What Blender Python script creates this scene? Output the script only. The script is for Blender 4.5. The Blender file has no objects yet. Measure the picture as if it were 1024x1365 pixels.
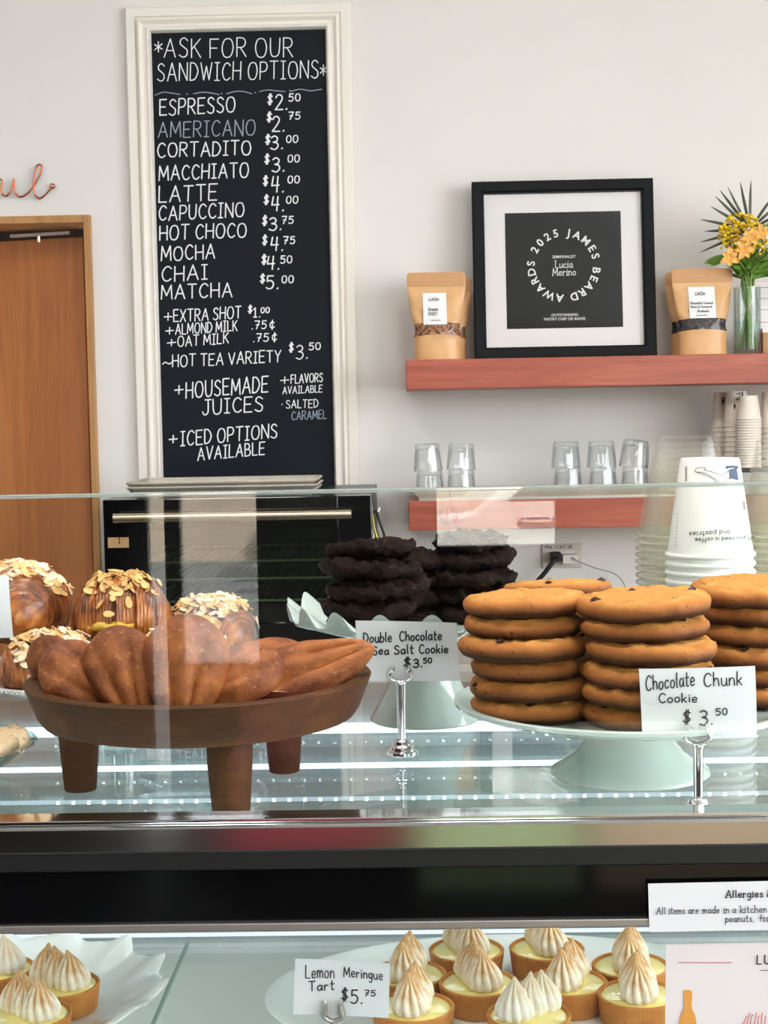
import bpy, bmesh, math, random
from mathutils import Vector, Matrix, noise

random.seed(7)
sc = bpy.context.scene
col = sc.collection
R = math.radians
PI = math.pi

# ------------------------------------------------------------------ camera, sky, lights, exposure
EYE = 1.5                     # camera height
DECK = 1.19                   # top of the glass deck of the display case
FPX = 2050.0                  # focal length in pixels of the 1024 x 1365 frame
cam_data = bpy.data.cameras.new('camera')
cam_data.sensor_fit = 'VERTICAL'
cam_data.sensor_height = 24.0
cam_data.lens = 24.0 * FPX / 1365.0
cam_data.clip_start = 0.02
cam = bpy.data.objects.new('camera', cam_data)
col.objects.link(cam)
CR = Matrix.Rotation(R(1.2), 4, 'Z') @ Matrix.Rotation(R(90 - 3.64), 4, 'X') @ Matrix.Rotation(R(-1.07), 4, 'Z')
cam.matrix_world = Matrix.Translation((0, 0, EYE)) @ CR
sc.camera = cam

world = bpy.data.worlds.new('sky')
sc.world = world
world.use_nodes = True
bgn = world.node_tree.nodes['Background']
bgn.inputs[0].default_value = (0.90, 0.95, 1.0, 1)
bgn.inputs[1].default_value = 22.0
sun_data = bpy.data.lights.new('sun', 'SUN')
sun_data.energy = 60.0
sun_data.color = (1.0, 0.96, 0.88)
sun_data.angle = R(0.6)
sun = bpy.data.objects.new('sun', sun_data)
sun.rotation_euler = (R(-42), R(14), 0)       # stands behind the shop, over its roof: it lights the street, not the room
sun.location = (0, 3, 8)
col.objects.link(sun)

sc.view_settings.view_transform = 'Standard'
sc.view_settings.look = 'None'
sc.view_settings.gamma = 1.0
sc.view_settings.exposure = -1.15
sc.view_settings.use_curve_mapping = False
sc.cycles.max_bounces = 10
sc.cycles.diffuse_bounces = 5
sc.cycles.glossy_bounces = 5
sc.cycles.transmission_bounces = 8
sc.cycles.transparent_max_bounces = 96
sc.cycles.caustics_reflective = False
sc.cycles.caustics_refractive = False
sc.cycles.sample_clamp_indirect = 0.0
sc.cycles.use_denoising = True

# room: back wall at BACK, shop front behind the camera at FRONT
BACK, FRONT, LEFT, RIGHT, TOP = 4.05, -3.2, -2.4, 3.0, 3.3
WINDOWS = [  # x0, x1, z0, z1 openings in the shop front
    (-0.96, -0.875, 0.05, 2.7), (-0.845, -0.55, 0.62, 2.7), (0.06, 0.50, 1.02, 2.7), (1.30, 2.95, 0.4, 3.1)]
SIDE_WIN = (-1.6, 2.3, 0.9, 2.9)   # y0, y1, z0, z1 opening in the right wall


def area(name, loc, rot, sx, sy, power, colr=(1, 1, 1), portal=False, spread=180):
    l = bpy.data.lights.new(name, 'AREA')
    l.shape = 'RECTANGLE'
    l.size, l.size_y = sx, sy
    l.energy = power
    l.color = colr
    l.spread = R(spread)
    if portal:
        l.cycles.is_portal = True
    o = bpy.data.objects.new(name, l)
    o.location, o.rotation_euler = loc, rot
    col.objects.link(o)
    return o


for k, (x0, x1, z0, z1) in enumerate(WINDOWS):
    area('window_daylight', ((x0 + x1) / 2, FRONT - 0.02, (z0 + z1) / 2), (R(90), 0, 0), x1 - x0, z1 - z0, 1, portal=True)
y0, y1, z0, z1 = SIDE_WIN
area('window_daylight', (RIGHT + 0.02, (y0 + y1) / 2, (z0 + z1) / 2), (R(90), 0, R(90)), y1 - y0, z1 - z0, 1, portal=True)
CEIL_LAMPS = [(-0.75, 1.15), (0.55, 1.15)]
LAMP_POWER = 50.0
for x, y in CEIL_LAMPS:
    area('ceiling_lamp_light', (x, y, TOP - 0.045), (0, 0, 0), 0.55, 0.55, LAMP_POWER, (1.0, 0.96, 0.92))


# ------------------------------------------------------------------ pixel -> place helpers
def ray(px, py):
    d = Vector(((px - 512.0) / FPX, -(py - 682.5) / FPX, -1.0))
    return CR.to_3x3() @ d


def on_y(px, py, y):
    d = ray(px, py)
    return Vector((0, 0, EYE)) + d * (y / d.y)


def on_z(px, py, z):
    d = ray(px, py)
    return Vector((0, 0, EYE)) + d * ((z - EYE) / d.z)


def plane_map(y=None, point=None, normal=None, lift=0.0):
    """2-D pixel -> point on a plane; lift moves it off the plane along the normal."""
    if point is None:
        point, normal = Vector((0, y, 0)), Vector((0, -1, 0))
    n = normal.normalized()
    pt = point + n * lift

    def f(u, v):
        d = ray(u, v)
        o = Vector((0, 0, EYE))
        return o + d * ((pt - o).dot(n) / d.dot(n))
    return f


# ------------------------------------------------------------------ mesh helpers
class MB:
    def __init__(self):
        self.v, self.f, self.m = [], [], []

    def add(self, vs, fs, mi=0):
        b = len(self.v)
        self.v += [tuple(p) for p in vs]
        self.f += [tuple(b + i for i in q) for q in fs]
        self.m += [mi] * len(fs)

    def box(self, lo, hi, mi=0):
        (a, b, c), (d, e, g) = lo, hi
        vs = [(a, b, c), (d, b, c), (d, e, c), (a, e, c), (a, b, g), (d, b, g), (d, e, g), (a, e, g)]
        self.add(vs, [(0, 3, 2, 1), (4, 5, 6, 7), (0, 1, 5, 4), (1, 2, 6, 5), (2, 3, 7, 6), (3, 0, 4, 7)], mi)
        return self

    def lathe(self, prof, n=48, c=(0, 0, 0), mod=None, mi=0, sx=1.0, sy=1.0):
        rings, vs, fs = [], [], []
        for k, (r, z) in enumerate(prof):
            if r < 1e-6:
                rings.append([len(vs)])
                vs.append((c[0], c[1], c[2] + z))
            else:
                ring = []
                for i in range(n):
                    a = 2 * PI * i / n
                    rr, zz = (r, z) if mod is None else mod(a, k, r, z)
                    ring.append(len(vs))
                    vs.append((c[0] + rr * math.cos(a) * sx, c[1] + rr * math.sin(a) * sy, c[2] + zz))
                rings.append(ring)
        for A, B in zip(rings, rings[1:]):
            if len(A) == 1 and len(B) == 1:
                continue
            for i in range(n):
                j = (i + 1) % n
                if len(A) == 1:
                    fs.append((A[0], B[j], B[i]))
                elif len(B) == 1:
                    fs.append((A[i], A[j], B[0]))
                else:
                    fs.append((A[i], A[j], B[j], B[i]))
        self.add(vs, fs, mi)
        return self

    def tube(self, path, r, n=8, mi=0, flat=1.0, cap=True):
        path = [Vector(p) for p in path]
        vs, fs = [], []
        prev = None
        for k, p in enumerate(path):
            t = (path[min(k + 1, len(path) - 1)] - path[max(k - 1, 0)]).normalized()
            if prev is None:
                up = Vector((0, 0, 1)) if abs(t.z) < 0.9 else Vector((1, 0, 0))
                a = t.cross(up).normalized()
            else:
                a = (prev - t * prev.dot(t)).normalized()
            prev = a
            b = t.cross(a)
            rr = r[k] if isinstance(r, (list, tuple)) else r
            for i in range(n):
                th = 2 * PI * i / n
                vs.append(p + a * math.cos(th) * rr + b * math.sin(th) * rr * flat)
        for k in range(len(path) - 1):
            for i in range(n):
                j = (i + 1) % n
                fs.append((k * n + i, k * n + j, (k + 1) * n + j, (k + 1) * n + i))
        if cap:
            fs.append(tuple(reversed(range(n))))
            fs.append(tuple((len(path) - 1) * n + i for i in range(n)))
        self.add(vs, fs, mi)
        return self

    def grid(self, fn, nu, nv, mi=0, close_u=False):
        vs = [fn(i / nu, j / nv) for j in range(nv + 1) for i in range(nu + (0 if close_u else 1))]
        w = nu if close_u else nu + 1
        fs = []
        for j in range(nv):
            for i in range(nu):
                i2 = (i + 1) % w
                fs.append((j * w + i, j * w + i2, (j + 1) * w + i2, (j + 1) * w + i))
        self.add(vs, fs, mi)
        return self

    def build(self, name, mat=None, parent=None, smooth=40, bevel=0.0, seg=2):
        me = bpy.data.meshes.new(name)
        me.from_pydata(self.v, [], self.f)
        mats = mat if isinstance(mat, (list, tuple)) else [mat]
        for m in mats:
            if m:
                me.materials.append(m)
        if len(mats) > 1:
            me.polygons.foreach_set('material_index', self.m)
        bm = bmesh.new()
        bm.from_mesh(me)
        bmesh.ops.recalc_face_normals(bm, faces=bm.faces)
        bm.to_mesh(me)
        bm.free()
        if smooth:
            me.polygons.foreach_set('use_smooth', [True] * len(me.polygons))
            me.set_sharp_from_angle(angle=R(smooth))
        me.update()
        o = bpy.data.objects.new(name, me)
        col.objects.link(o)
        if parent:
            o.parent = parent
        if bevel:
            b = o.modifiers.new('edge', 'BEVEL')
            b.width, b.segments, b.limit_method, b.angle_limit = bevel, seg, 'ANGLE', R(40)
        return o


def tag(o, label=None, cat=None, group=None, kind=None):
    if label:
        o['label'] = label
    if cat:
        o['category'] = cat
    if group:
        o['group'] = group
    if kind:
        o['kind'] = kind
    return o


def thing(name, label, cat, loc=(0, 0, 0), rz=0.0, group=None):
    o = bpy.data.objects.new(name, None)
    o.empty_display_size = 0.05
    col.objects.link(o)
    o.location = loc
    o.rotation_euler = (0, 0, rz)
    return tag(o, label, cat, group)


def copy_tree(o, parent=None):
    c = o.copy()
    col.objects.link(c)
    if parent:
        c.parent = parent
    for ch in list(o.children):
        copy_tree(ch, c)
    return c


def dup(o, loc, rot, label, group=None):
    c = copy_tree(o)
    c.location, c.rotation_euler = loc, rot
    c['label'] = label
    if group:
        c['group'] = group
    return c


def smooth_path(pts, sub=8):
    P = [Vector(p) for p in pts]
    if len(P) < 3:
        return P
    out = []
    for k in range(len(P) - 1):
        p0, p1, p2, p3 = P[max(k - 1, 0)], P[k], P[k + 1], P[min(k + 2, len(P) - 1)]
        for i in range(sub):
            t = i / sub
            out.append(0.5 * ((2 * p1) + (p2 - p0) * t + (2 * p0 - 5 * p1 + 4 * p2 - p3) * t * t + (3 * p1 - p0 - 3 * p2 + p3) * t ** 3))
    out.append(P[-1])
    return out


# ------------------------------------------------------------------ materials
def lin(r, g, b):
    f = lambda c: (c / 255 / 12.92) if c / 255 <= 0.04045 else ((c / 255 + 0.055) / 1.055) ** 2.4
    return (f(r), f(g), f(b), 1.0)


def base_mat(name):
    m = bpy.data.materials.new(name)
    m.use_nodes = True
    nt = m.node_tree
    return m, nt, nt.nodes['Principled BSDF']


def mapped(nt, scale=(1, 1, 1), loc=(0, 0, 0), rot=(0, 0, 0)):
    tc = nt.nodes.new('ShaderNodeTexCoord')
    mp = nt.nodes.new('ShaderNodeMapping')
    mp.inputs['Scale'].default_value = scale
    mp.inputs['Location'].default_value = loc
    mp.inputs['Rotation'].default_value = rot
    nt.links.new(tc.outputs['Object'], mp.inputs['Vector'])
    return mp.outputs['Vector']


def noise_node(nt, vec, scale, detail=4, rough=0.55, dist=0.0):
    n = nt.nodes.new('ShaderNodeTexNoise')
    n.inputs['Scale'].default_value = scale
    n.inputs['Detail'].default_value = detail
    n.inputs['Roughness'].default_value = rough
    n.inputs['Distortion'].default_value = dist
    nt.links.new(vec, n.inputs['Vector'])
    return n.outputs['Fac']


def ramp(nt, fac, stops):
    r = nt.nodes.new('ShaderNodeValToRGB')
    el = r.color_ramp.elements
    while len(el) < len(stops):
        el.new(0.5)
    for e, (p, c) in zip(el, stops):
        e.position, e.color = p, c
    nt.links.new(fac, r.inputs['Fac'])
    return r.outputs['Color']


def bump(nt, p, fac, strength, dist=0.01):
    b = nt.nodes.new('ShaderNodeBump')
    b.inputs['Strength'].default_value = strength
    b.inputs['Distance'].default_value = dist
    nt.links.new(fac, b.inputs['Height'])
    nt.links.new(b.outputs['Normal'], p.inputs['Normal'])


def plain(name, c, rough=0.5, metal=0.0, spec=0.5, var=0.06, vscale=30, bmp=0.0, bscale=200, coat=0.0, sss=0.0):
    m, nt, p = base_mat(name)
    vec = mapped(nt)
    f = noise_node(nt, vec, vscale, 3)
    c1 = tuple(max(0, x * (1 - var)) for x in c[:3]) + (1,)
    c2 = tuple(min(1, x * (1 + var)) for x in c[:3]) + (1,)
    nt.links.new(ramp(nt, f, [(0.3, c1), (0.7, c2)]), p.inputs['Base Color'])
    p.inputs['Roughness'].default_value = rough
    p.inputs['Metallic'].default_value = metal
    p.inputs['Specular IOR Level'].default_value = spec
    p.inputs['Coat Weight'].default_value = coat
    p.inputs['Coat Roughness'].default_value = 0.08
    if sss:
        p.inputs['Subsurface Weight'].default_value = sss
        p.inputs['Subsurface Radius'].default_value = (0.01, 0.006, 0.003)
        p.inputs['Subsurface Scale'].default_value = 0.3
    if bmp:
        bump(nt, p, noise_node(nt, vec, bscale, 4), bmp, 0.002)
    return m


def wood(name, stops, scale, nscale=3.0, rough=0.45, coat=0.0, dist=0.6, fine=0.25):
    m, nt, p = base_mat(name)
    vec = mapped(nt, scale)
    f = noise_node(nt, vec, nscale, 6, 0.6, dist)
    f2 = noise_node(nt, vec, nscale * 9, 3, 0.6)
    mx = nt.nodes.new('ShaderNodeMix')
    mx.inputs[0].default_value = fine
    nt.links.new(f, mx.inputs[2])
    nt.links.new(f2, mx.inputs[3])
    nt.links.new(ramp(nt, mx.outputs[0], stops), p.inputs['Base Color'])
    p.inputs['Roughness'].default_value = rough
    p.inputs['Coat Weight'].default_value = coat
    p.inputs['Coat Roughness'].default_value = 0.15
    bump(nt, p, f2, 0.08, 0.001)
    return m


def speckle(name, base, dark, rough=0.6, scale=120, lo=0.55, hi=0.7, bmp=0.4, bscale=300, big=None, spec=0.35, coat=0.0, bigscale=18):
    """a baked surface: base colour with a second tone in patches and small dark flecks."""
    m, nt, p = base_mat(name)
    vec = mapped(nt)
    f = noise_node(nt, vec, bigscale, 5)
    b2 = big or base
    c = ramp(nt, f, [(0.35, base), (0.65, b2)])
    g = noise_node(nt, vec, scale, 3)
    mk = ramp(nt, g, [(lo, (0, 0, 0, 1)), (hi, (1, 1, 1, 1))])
    mx = nt.nodes.new('ShaderNodeMix')
    mx.data_type = 'RGBA'
    nt.links.new(mk, mx.inputs[0])
    nt.links.new(c, mx.inputs[6])
    mx.inputs[7].default_value = dark
    nt.links.new(mx.outputs[2], p.inputs['Base Color'])
    p.inputs['Roughness'].default_value = rough
    p.inputs['Specular IOR Level'].default_value = spec
    p.inputs['Coat Weight'].default_value = coat
    bump(nt, p, noise_node(nt, vec, bscale, 5, 0.65), bmp, 0.003)
    return m


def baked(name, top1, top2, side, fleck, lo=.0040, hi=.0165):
    """cookie: pale golden where the dough domed up, browner, and darkened further for shade, round the rim and underneath, small dark flecks."""
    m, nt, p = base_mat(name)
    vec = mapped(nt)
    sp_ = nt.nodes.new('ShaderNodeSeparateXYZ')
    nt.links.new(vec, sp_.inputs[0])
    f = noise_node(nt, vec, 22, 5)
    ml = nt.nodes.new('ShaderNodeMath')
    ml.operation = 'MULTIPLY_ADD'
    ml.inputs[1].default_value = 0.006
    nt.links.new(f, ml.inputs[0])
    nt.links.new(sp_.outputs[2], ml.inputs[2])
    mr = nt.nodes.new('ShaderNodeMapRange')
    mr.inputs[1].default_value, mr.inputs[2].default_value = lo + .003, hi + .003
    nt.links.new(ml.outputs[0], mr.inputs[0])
    c = ramp(nt, mr.outputs[0], [(0.0, side), (0.70, top2), (1.0, top1)])  # side tone holds baking brown plus the shade between stacked cookies
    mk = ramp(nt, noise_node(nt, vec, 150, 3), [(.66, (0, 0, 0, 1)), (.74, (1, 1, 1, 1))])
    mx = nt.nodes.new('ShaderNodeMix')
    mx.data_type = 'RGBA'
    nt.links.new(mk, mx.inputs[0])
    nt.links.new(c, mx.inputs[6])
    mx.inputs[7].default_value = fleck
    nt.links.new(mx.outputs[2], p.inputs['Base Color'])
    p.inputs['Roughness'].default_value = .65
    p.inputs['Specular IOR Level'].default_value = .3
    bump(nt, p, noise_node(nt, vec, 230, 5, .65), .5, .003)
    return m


def glass(name, tint=(0.98, 1.0, 0.99, 1), f0=0.04, power=5.0, gain=0.96, edge=None, haze=0.0, hazecol=(0.9, 0.9, 0.85, 1), rough=0.0, edge_power=2.5):
    """thin clear sheet: what lies behind shows straight through, reflection grows towards grazing."""
    m = bpy.data.materials.new(name)
    m.use_nodes = True
    nt = m.node_tree
    nt.nodes.clear()
    out = nt.nodes.new('ShaderNodeOutputMaterial')
    geo = nt.nodes.new('ShaderNodeNewGeometry')
    dot = nt.nodes.new('ShaderNodeVectorMath')
    dot.operation = 'DOT_PRODUCT'
    nt.links.new(geo.outputs['Normal'], dot.inputs[0])
    nt.links.new(geo.outputs['Incoming'], dot.inputs[1])

    def mth(op, a, b=None):
        n = nt.nodes.new('ShaderNodeMath')
        n.operation = op
        for k, x in ((0, a), (1, b)):
            if x is None:
                continue
            if isinstance(x, (int, float)):
                n.inputs[k].default_value = x
            else:
                nt.links.new(x, n.inputs[k])
        return n.outputs[0]
    ab = mth('ABSOLUTE', dot.outputs['Value'])
    graze = mth('POWER', mth('SUBTRACT', 1.0, ab), power)
    fac = mth('MINIMUM', mth('ADD', mth('MULTIPLY', graze, gain), f0), 1.0)
    tr = nt.nodes.new('ShaderNodeBsdfTransparent')
    tr.inputs[0].default_value = tint
    if edge:
        mx = nt.nodes.new('ShaderNodeMix')
        mx.data_type = 'RGBA'
        nt.links.new(mth('POWER', mth('SUBTRACT', 1.0, ab), edge_power), mx.inputs[0])
        mx.inputs[6].default_value = tint
        mx.inputs[7].default_value = edge
        nt.links.new(mx.outputs[2], tr.inputs[0])
    gl = nt.nodes.new('ShaderNodeBsdfGlossy')
    gl.inputs['Roughness'].default_value = rough
    thru = tr.outputs[0]
    if haze:
        df = nt.nodes.new('ShaderNodeBsdfDiffuse')
        df.inputs[0].default_value = hazecol
        tl = nt.nodes.new('ShaderNodeBsdfTranslucent')
        tl.inputs[0].default_value = hazecol
        ad = nt.nodes.new('ShaderNodeMixShader')
        nt.links.new(df.outputs[0], ad.inputs[1])
        nt.links.new(tl.outputs[0], ad.inputs[2])
        hz = nt.nodes.new('ShaderNodeMixShader')
        hz.inputs[0].default_value = haze
        nt.links.new(tr.outputs[0], hz.inputs[1])
        nt.links.new(ad.outputs[0], hz.inputs[2])
        thru = hz.outputs[0]
    mix = nt.nodes.new('ShaderNodeMixShader')
    nt.links.new(fac, mix.inputs[0])
    nt.links.new(thru, mix.inputs[1])
    nt.links.new(gl.outputs[0], mix.inputs[2])
    nt.links.new(mix.outputs[0], out.inputs[0])
    return m


def emit(name, c, s):
    m = bpy.data.materials.new(name)
    m.use_nodes = True
    nt = m.node_tree
    nt.nodes.clear()
    out = nt.nodes.new('ShaderNodeOutputMaterial')
    e = nt.nodes.new('ShaderNodeEmission')
    e.inputs[0].default_value = c
    e.inputs[1].default_value = s
    nt.links.new(e.outputs[0], out.inputs[0])
    return m


M = {}
M['wall'] = plain('painted_wall', lin(227, 224, 221), 0.75, var=0.012, vscale=2.5, bmp=0.05, bscale=150)
M['wall_front'] = plain('shop_front_paint', lin(40, 36, 33), 0.9, var=0.05, spec=0.1)
M['ceiling'] = plain('ceiling_paint', lin(225, 222, 216), 0.8, var=0.01)
M['floor'] = plain('polished_concrete', lin(40, 40, 42), 0.5, var=0.1, vscale=3)
M['door'] = wood('door_veneer', [(0.25, lin(150, 84, 34)), (0.5, lin(190, 116, 56)), (0.78, lin(210, 138, 72))], (9, 9, 0.55), 2.2, 0.42, 0.15)
M['jamb'] = wood('oak_trim', [(0.3, lin(158, 110, 62)), (0.7, lin(200, 152, 98))], (14, 14, 1.2), 3.0, 0.45)
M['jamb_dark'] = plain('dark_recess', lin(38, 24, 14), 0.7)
M['shelf'] = wood('red_oiled_shelf', [(0.28, lin(140, 62, 45)), (0.52, lin(168, 82, 63)), (0.75, lin(190, 108, 88))], (1.0, 12, 12), 3.0, 0.38, 0.1)
M['stand_wood'] = wood('walnut_turned', [(0.25, lin(46, 27, 12)), (0.55, lin(82, 51, 25)), (0.8, lin(110, 74, 41))], (3, 18, 18), 2.5, 0.6, 0.0)
M['stand_wood'].node_tree.nodes['Principled BSDF'].inputs['Specular IOR Level'].default_value = 0.2
M['white_frame'] = plain('white_gloss_trim', lin(236, 230, 222), 0.4, var=0.02, vscale=6)
M['slate'] = plain('chalkboard_slate', lin(22, 26, 33), 0.6, var=0.12, vscale=5, spec=0.15)
M['chalk'] = plain('chalk', lin(232, 234, 236), 0.9, var=0.1, vscale=400)
M['chalk_dim'] = plain('faded_chalk', lin(150, 160, 172), 0.9, var=0.15, vscale=400)
M['copper'] = plain('copper_wire', lin(196, 112, 88), 0.28, 1.0, var=0.05)
M['chrome'] = plain('chrome', (0.85, 0.85, 0.86, 1), 0.08, 1.0, var=0.02)
M['steel'] = plain('brushed_steel', (0.66, 0.65, 0.63, 1), 0.11, 1.0, var=0.05, vscale=4)
M['steel_trim'] = plain('dull_aluminium', (0.50, 0.46, 0.43, 1), 0.4, 1.0, var=0.04)
M['alu'] = plain('sheet_pan_aluminium', (0.80, 0.74, 0.64, 1), 0.38, 0.65, var=0.1, vscale=20)
M['black_gloss'] = plain('black_gloss_glass', lin(9, 9, 10), 0.06, spec=0.5, var=0.02)
M['black_satin'] = plain('black_satin', lin(16, 17, 19), 0.4)
M['black_frame'] = plain('black_frame_lacquer', lin(14, 16, 20), 0.5, var=0.08, spec=0.15)
M['black_rubber'] = plain('black_rubber', lin(16, 16, 17), 0.6)
M['paper'] = plain('white_card', lin(232, 232, 234), 0.7, var=0.01)
M['mat'] = plain('white_mount', lin(240, 236, 236), 0.8, var=0.006)
M['print'] = plain('dark_print', lin(20, 20, 22), 0.8, var=0.05, spec=0.1)
M['ink'] = plain('black_marker', lin(14, 14, 16), 0.6)
M['ink_soft'] = plain('grey_print', lin(90, 86, 84), 0.6)
M['red_ink'] = plain('red_ink', lin(200, 70, 66), 0.6)
M['orange_ink'] = plain('orange_ink', lin(226, 156, 72), 0.6)
M['white_ink'] = plain('white_print', lin(240, 240, 240), 0.6)
M['navy_ink'] = plain('navy_print', lin(52, 70, 98), 0.6, var=0.3, vscale=300)
M['kraft'] = plain('kraft_paper', lin(214, 166, 112), 0.36, var=0.05, vscale=25, bmp=0.12, bscale=60)
M['kraft_seal'] = plain('kraft_seal', lin(196, 146, 98), 0.5, var=0.04)
M['granola'] = speckle('granola_window', lin(150, 84, 40), lin(70, 36, 20), 0.25, 160, 0.45, 0.55, 0.6, 250, lin(205, 160, 110), coat=0.5, bigscale=160)
M['granola_dark'] = speckle('dark_granola_window', lin(46, 34, 30), lin(16, 12, 12), 0.18, 160, 0.45, 0.55, 0.6, 200, lin(78, 62, 56), coat=0.6, bigscale=140)
M['porcelain'] = plain('white_porcelain', lin(236, 240, 236), 0.12, var=0.01, coat=0.4)
M['mint_porcelain'] = plain('pale_mint_porcelain', lin(206, 220, 213), 0.12, var=0.01, coat=0.4)
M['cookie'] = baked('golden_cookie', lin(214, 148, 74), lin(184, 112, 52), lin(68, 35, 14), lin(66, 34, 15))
M['chip'] = plain('chocolate_chunk', lin(60, 32, 20), 0.4, var=0.2)
M['choc'] = speckle('dark_chocolate_cookie', lin(34, 20, 15), lin(84, 52, 36), 0.6, 200, 0.6, 0.74, 0.9, 200, lin(20, 11, 7), spec=0.1)
M['madeleine'] = speckle('madeleine_crust', lin(184, 108, 54), lin(206, 146, 96), 0.5, 200, 0.58, 0.86, 0.4, 300, lin(116, 58, 26), bigscale=34)
M['almond'] = plain('toasted_almond', lin(224, 178, 112), 0.5, var=0.25, vscale=90)
M['sugar'] = plain('sugared_almond', lin(232, 206, 172), 0.7, var=0.2, vscale=90)
M['cream'] = plain('almond_cream', lin(202, 164, 62), 0.5, var=0.15, vscale=60)
M['crust'] = speckle('tart_crust', lin(206, 142, 66), lin(168, 100, 40), 0.6, 260, 0.6, 0.75, 0.35, 420, lin(190, 118, 52), bigscale=40)
M['curd'] = plain('lemon_curd', lin(246, 226, 138), 0.08, var=0.05, vscale=40, bmp=0.10, bscale=70, coat=1.0)
M['parchment'] = plain('baking_parchment', lin(236, 226, 208), 0.7, var=0.02)
M['pale_cookie'] = speckle('pale_almond_cookie', lin(222, 190, 148), lin(180, 136, 92), 0.7, 150, 0.58, 0.7, 0.5, 260, lin(236, 210, 176))
M['led'] = emit('led_diode', (0.80, 0.93, 1.0, 1), 90.0)
M['led_soft'] = emit('led_diffuser', (0.70, 0.88, 1.0, 1), 3.0)
M['case_panel'] = plain('case_back_panel', lin(150, 160, 160), 0.4, var=0.04, vscale=3)
M['case_floor'] = plain('case_floor', lin(224, 226, 226), 0.4, var=0.02, vscale=3)
M['pane'] = glass('clear_pane', (0.985, 1.0, 0.992, 1), 0.043, 5.0, 0.9)
M['deckglass'] = glass('deck_glass', (0.968, 0.986, 0.978, 1), 0.045, 5.0, 0.62)
M['glass_edge'] = glass('polished_glass_edge', (0.72, 0.80, 0.76, 1), 0.12, 3.0, 0.6, haze=0.5, hazecol=(0.85, 0.9, 0.86, 1))
M['green_edge'] = glass('green_glass_edge', (0.35, 0.52, 0.46, 1), 0.06, 3.0, 0.5, haze=0.45, hazecol=(0.52, 0.68, 0.62, 1))
M['tumbler'] = glass('tumbler_glass', (0.975, 0.985, 0.985, 1), 0.07, 3.5, 0.8, edge=(0.30, 0.33, 0.35, 1), edge_power=3.5)
M['vase'] = glass('vase_glass', (0.94, 0.98, 0.97, 1), 0.06, 4.0, 0.8, edge=(0.45, 0.55, 0.55, 1))
M['plastic'] = glass('clear_cup_plastic', (0.995, 0.995, 0.985, 1), 0.010, 3.0, 0.30, haze=0.020, hazecol=(0.97, 0.95, 0.84, 1))
M['plastic_rim'] = glass('clear_cup_rim', (0.97, 0.97, 0.95, 1), 0.06, 3.0, 0.5, haze=0.38, hazecol=(0.97, 0.95, 0.84, 1))
M['cup_paper'] = plain('white_cup_paper', lin(238, 238, 232), 0.35, var=0.01)
M['cup_paper_warm'] = plain('ivory_cup_paper', lin(232, 222, 208), 0.5, var=0.01)
M['leaf'] = plain('green_leaf', lin(96, 134, 44), 0.45, var=0.25, vscale=60)
M['leaf_dark'] = plain('dark_palm_leaf', lin(66, 74, 46), 0.5, var=0.25, vscale=60)
M['stem'] = plain('green_stem', lin(108, 138, 62), 0.5, var=0.2, vscale=80)
M['yellow'] = plain('yellow_blossom', lin(232, 196, 32), 0.55, var=0.2, vscale=120)
M['lily'] = plain('apricot_petal', lin(246, 184, 96), 0.5, var=0.15, vscale=80)
M['red_yarn'] = plain('red_yarn', lin(176, 34, 34), 0.7, var=0.2, vscale=300, bmp=0.5, bscale=900)
M['plastic_white'] = plain('white_plastic', lin(226, 222, 216), 0.4, var=0.01)
M['outlet'] = plain('outlet_plate', lin(206, 198, 190), 0.4, var=0.01)
M['sticker'] = plain('kraft_sticker', lin(176, 136, 92), 0.6)
M['oven_body'] = plain('black_oven', lin(20, 22, 25), 0.3, var=0.05)
M['oven_cavity'] = plain('oven_cavity', lin(96, 98, 84), 0.45, 0.6, var=0.1)
M['oven_glass'] = glass('dark_oven_glass', (0.55, 0.60, 0.54, 1), 0.06, 5.0, 0.7)
M['bar'] = plain('champagne_bar', (0.72, 0.60, 0.46, 1), 0.3, 1.0, var=0.03)
M['counter'] = plain('counter_front', lin(120, 116, 110), 0.5)
M['yellow_plastic'] = plain('yellow_plastic', lin(226, 206, 110), 0.4)
M['grey_box'] = plain('grey_metal_box', lin(150, 150, 142), 0.35, 0.3)
M['picture_frame_glass'] = glass('frame_glass', (0.98, 0.98, 0.98, 1), 0.03, 5.0, 0.9)
M['asphalt'] = plain('street_asphalt', lin(120, 120, 120), 0.9, var=0.1, vscale=6)
M['car_white'] = plain('white_car_paint', lin(236, 234, 226), 0.2, coat=0.6)
M['car_glass'] = plain('dark_car_glass', lin(30, 36, 40), 0.05)
M['hedge'] = plain('street_foliage', lin(104, 132, 62), 0.7, var=0.5, vscale=6)
M['pink'] = plain('rose_upholstery', lin(176, 66, 78), 0.8, var=0.2, vscale=8)


# ------------------------------------------------------------------ hand lettering
G = {}
RIB = [0]


def g(ch, w, *strokes):
    G[ch] = (w, strokes)       # a stroke that starts with 's' is drawn as a smooth curve


g('A', .70, [(0, 0), (.36, 1), (.70, 0)], [(.13, .36), (.58, .36)])
g('B', .56, [(0, 0), (0, 1)], ['s', (0, 1), (.36, .97), (.47, .78), (.36, .57), (0, .53)], ['s', (0, .53), (.42, .5), (.56, .28), (.42, .04), (0, 0)])
g('C', .60, ['s', (.60, .84), (.40, 1), (.16, .9), (.01, .5), (.14, .1), (.38, 0), (.60, .14)])
g('D', .60, [(0, 0), (0, 1)], ['s', (0, 1), (.36, .93), (.60, .52), (.38, .08), (0, 0)])
g('E', .54, [(.54, 1), (0, 1), (0, 0), (.54, 0)], [(0, .52), (.44, .52)])
g('F', .52, [(.54, 1), (0, 1), (0, 0)], [(0, .52), (.44, .52)])
g('G', .64, ['s', (.60, .85), (.40, 1), (.15, .9), (0, .5), (.14, .1), (.38, 0), (.60, .12), (.63, .42)], [(.38, .42), (.63, .42)])
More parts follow.
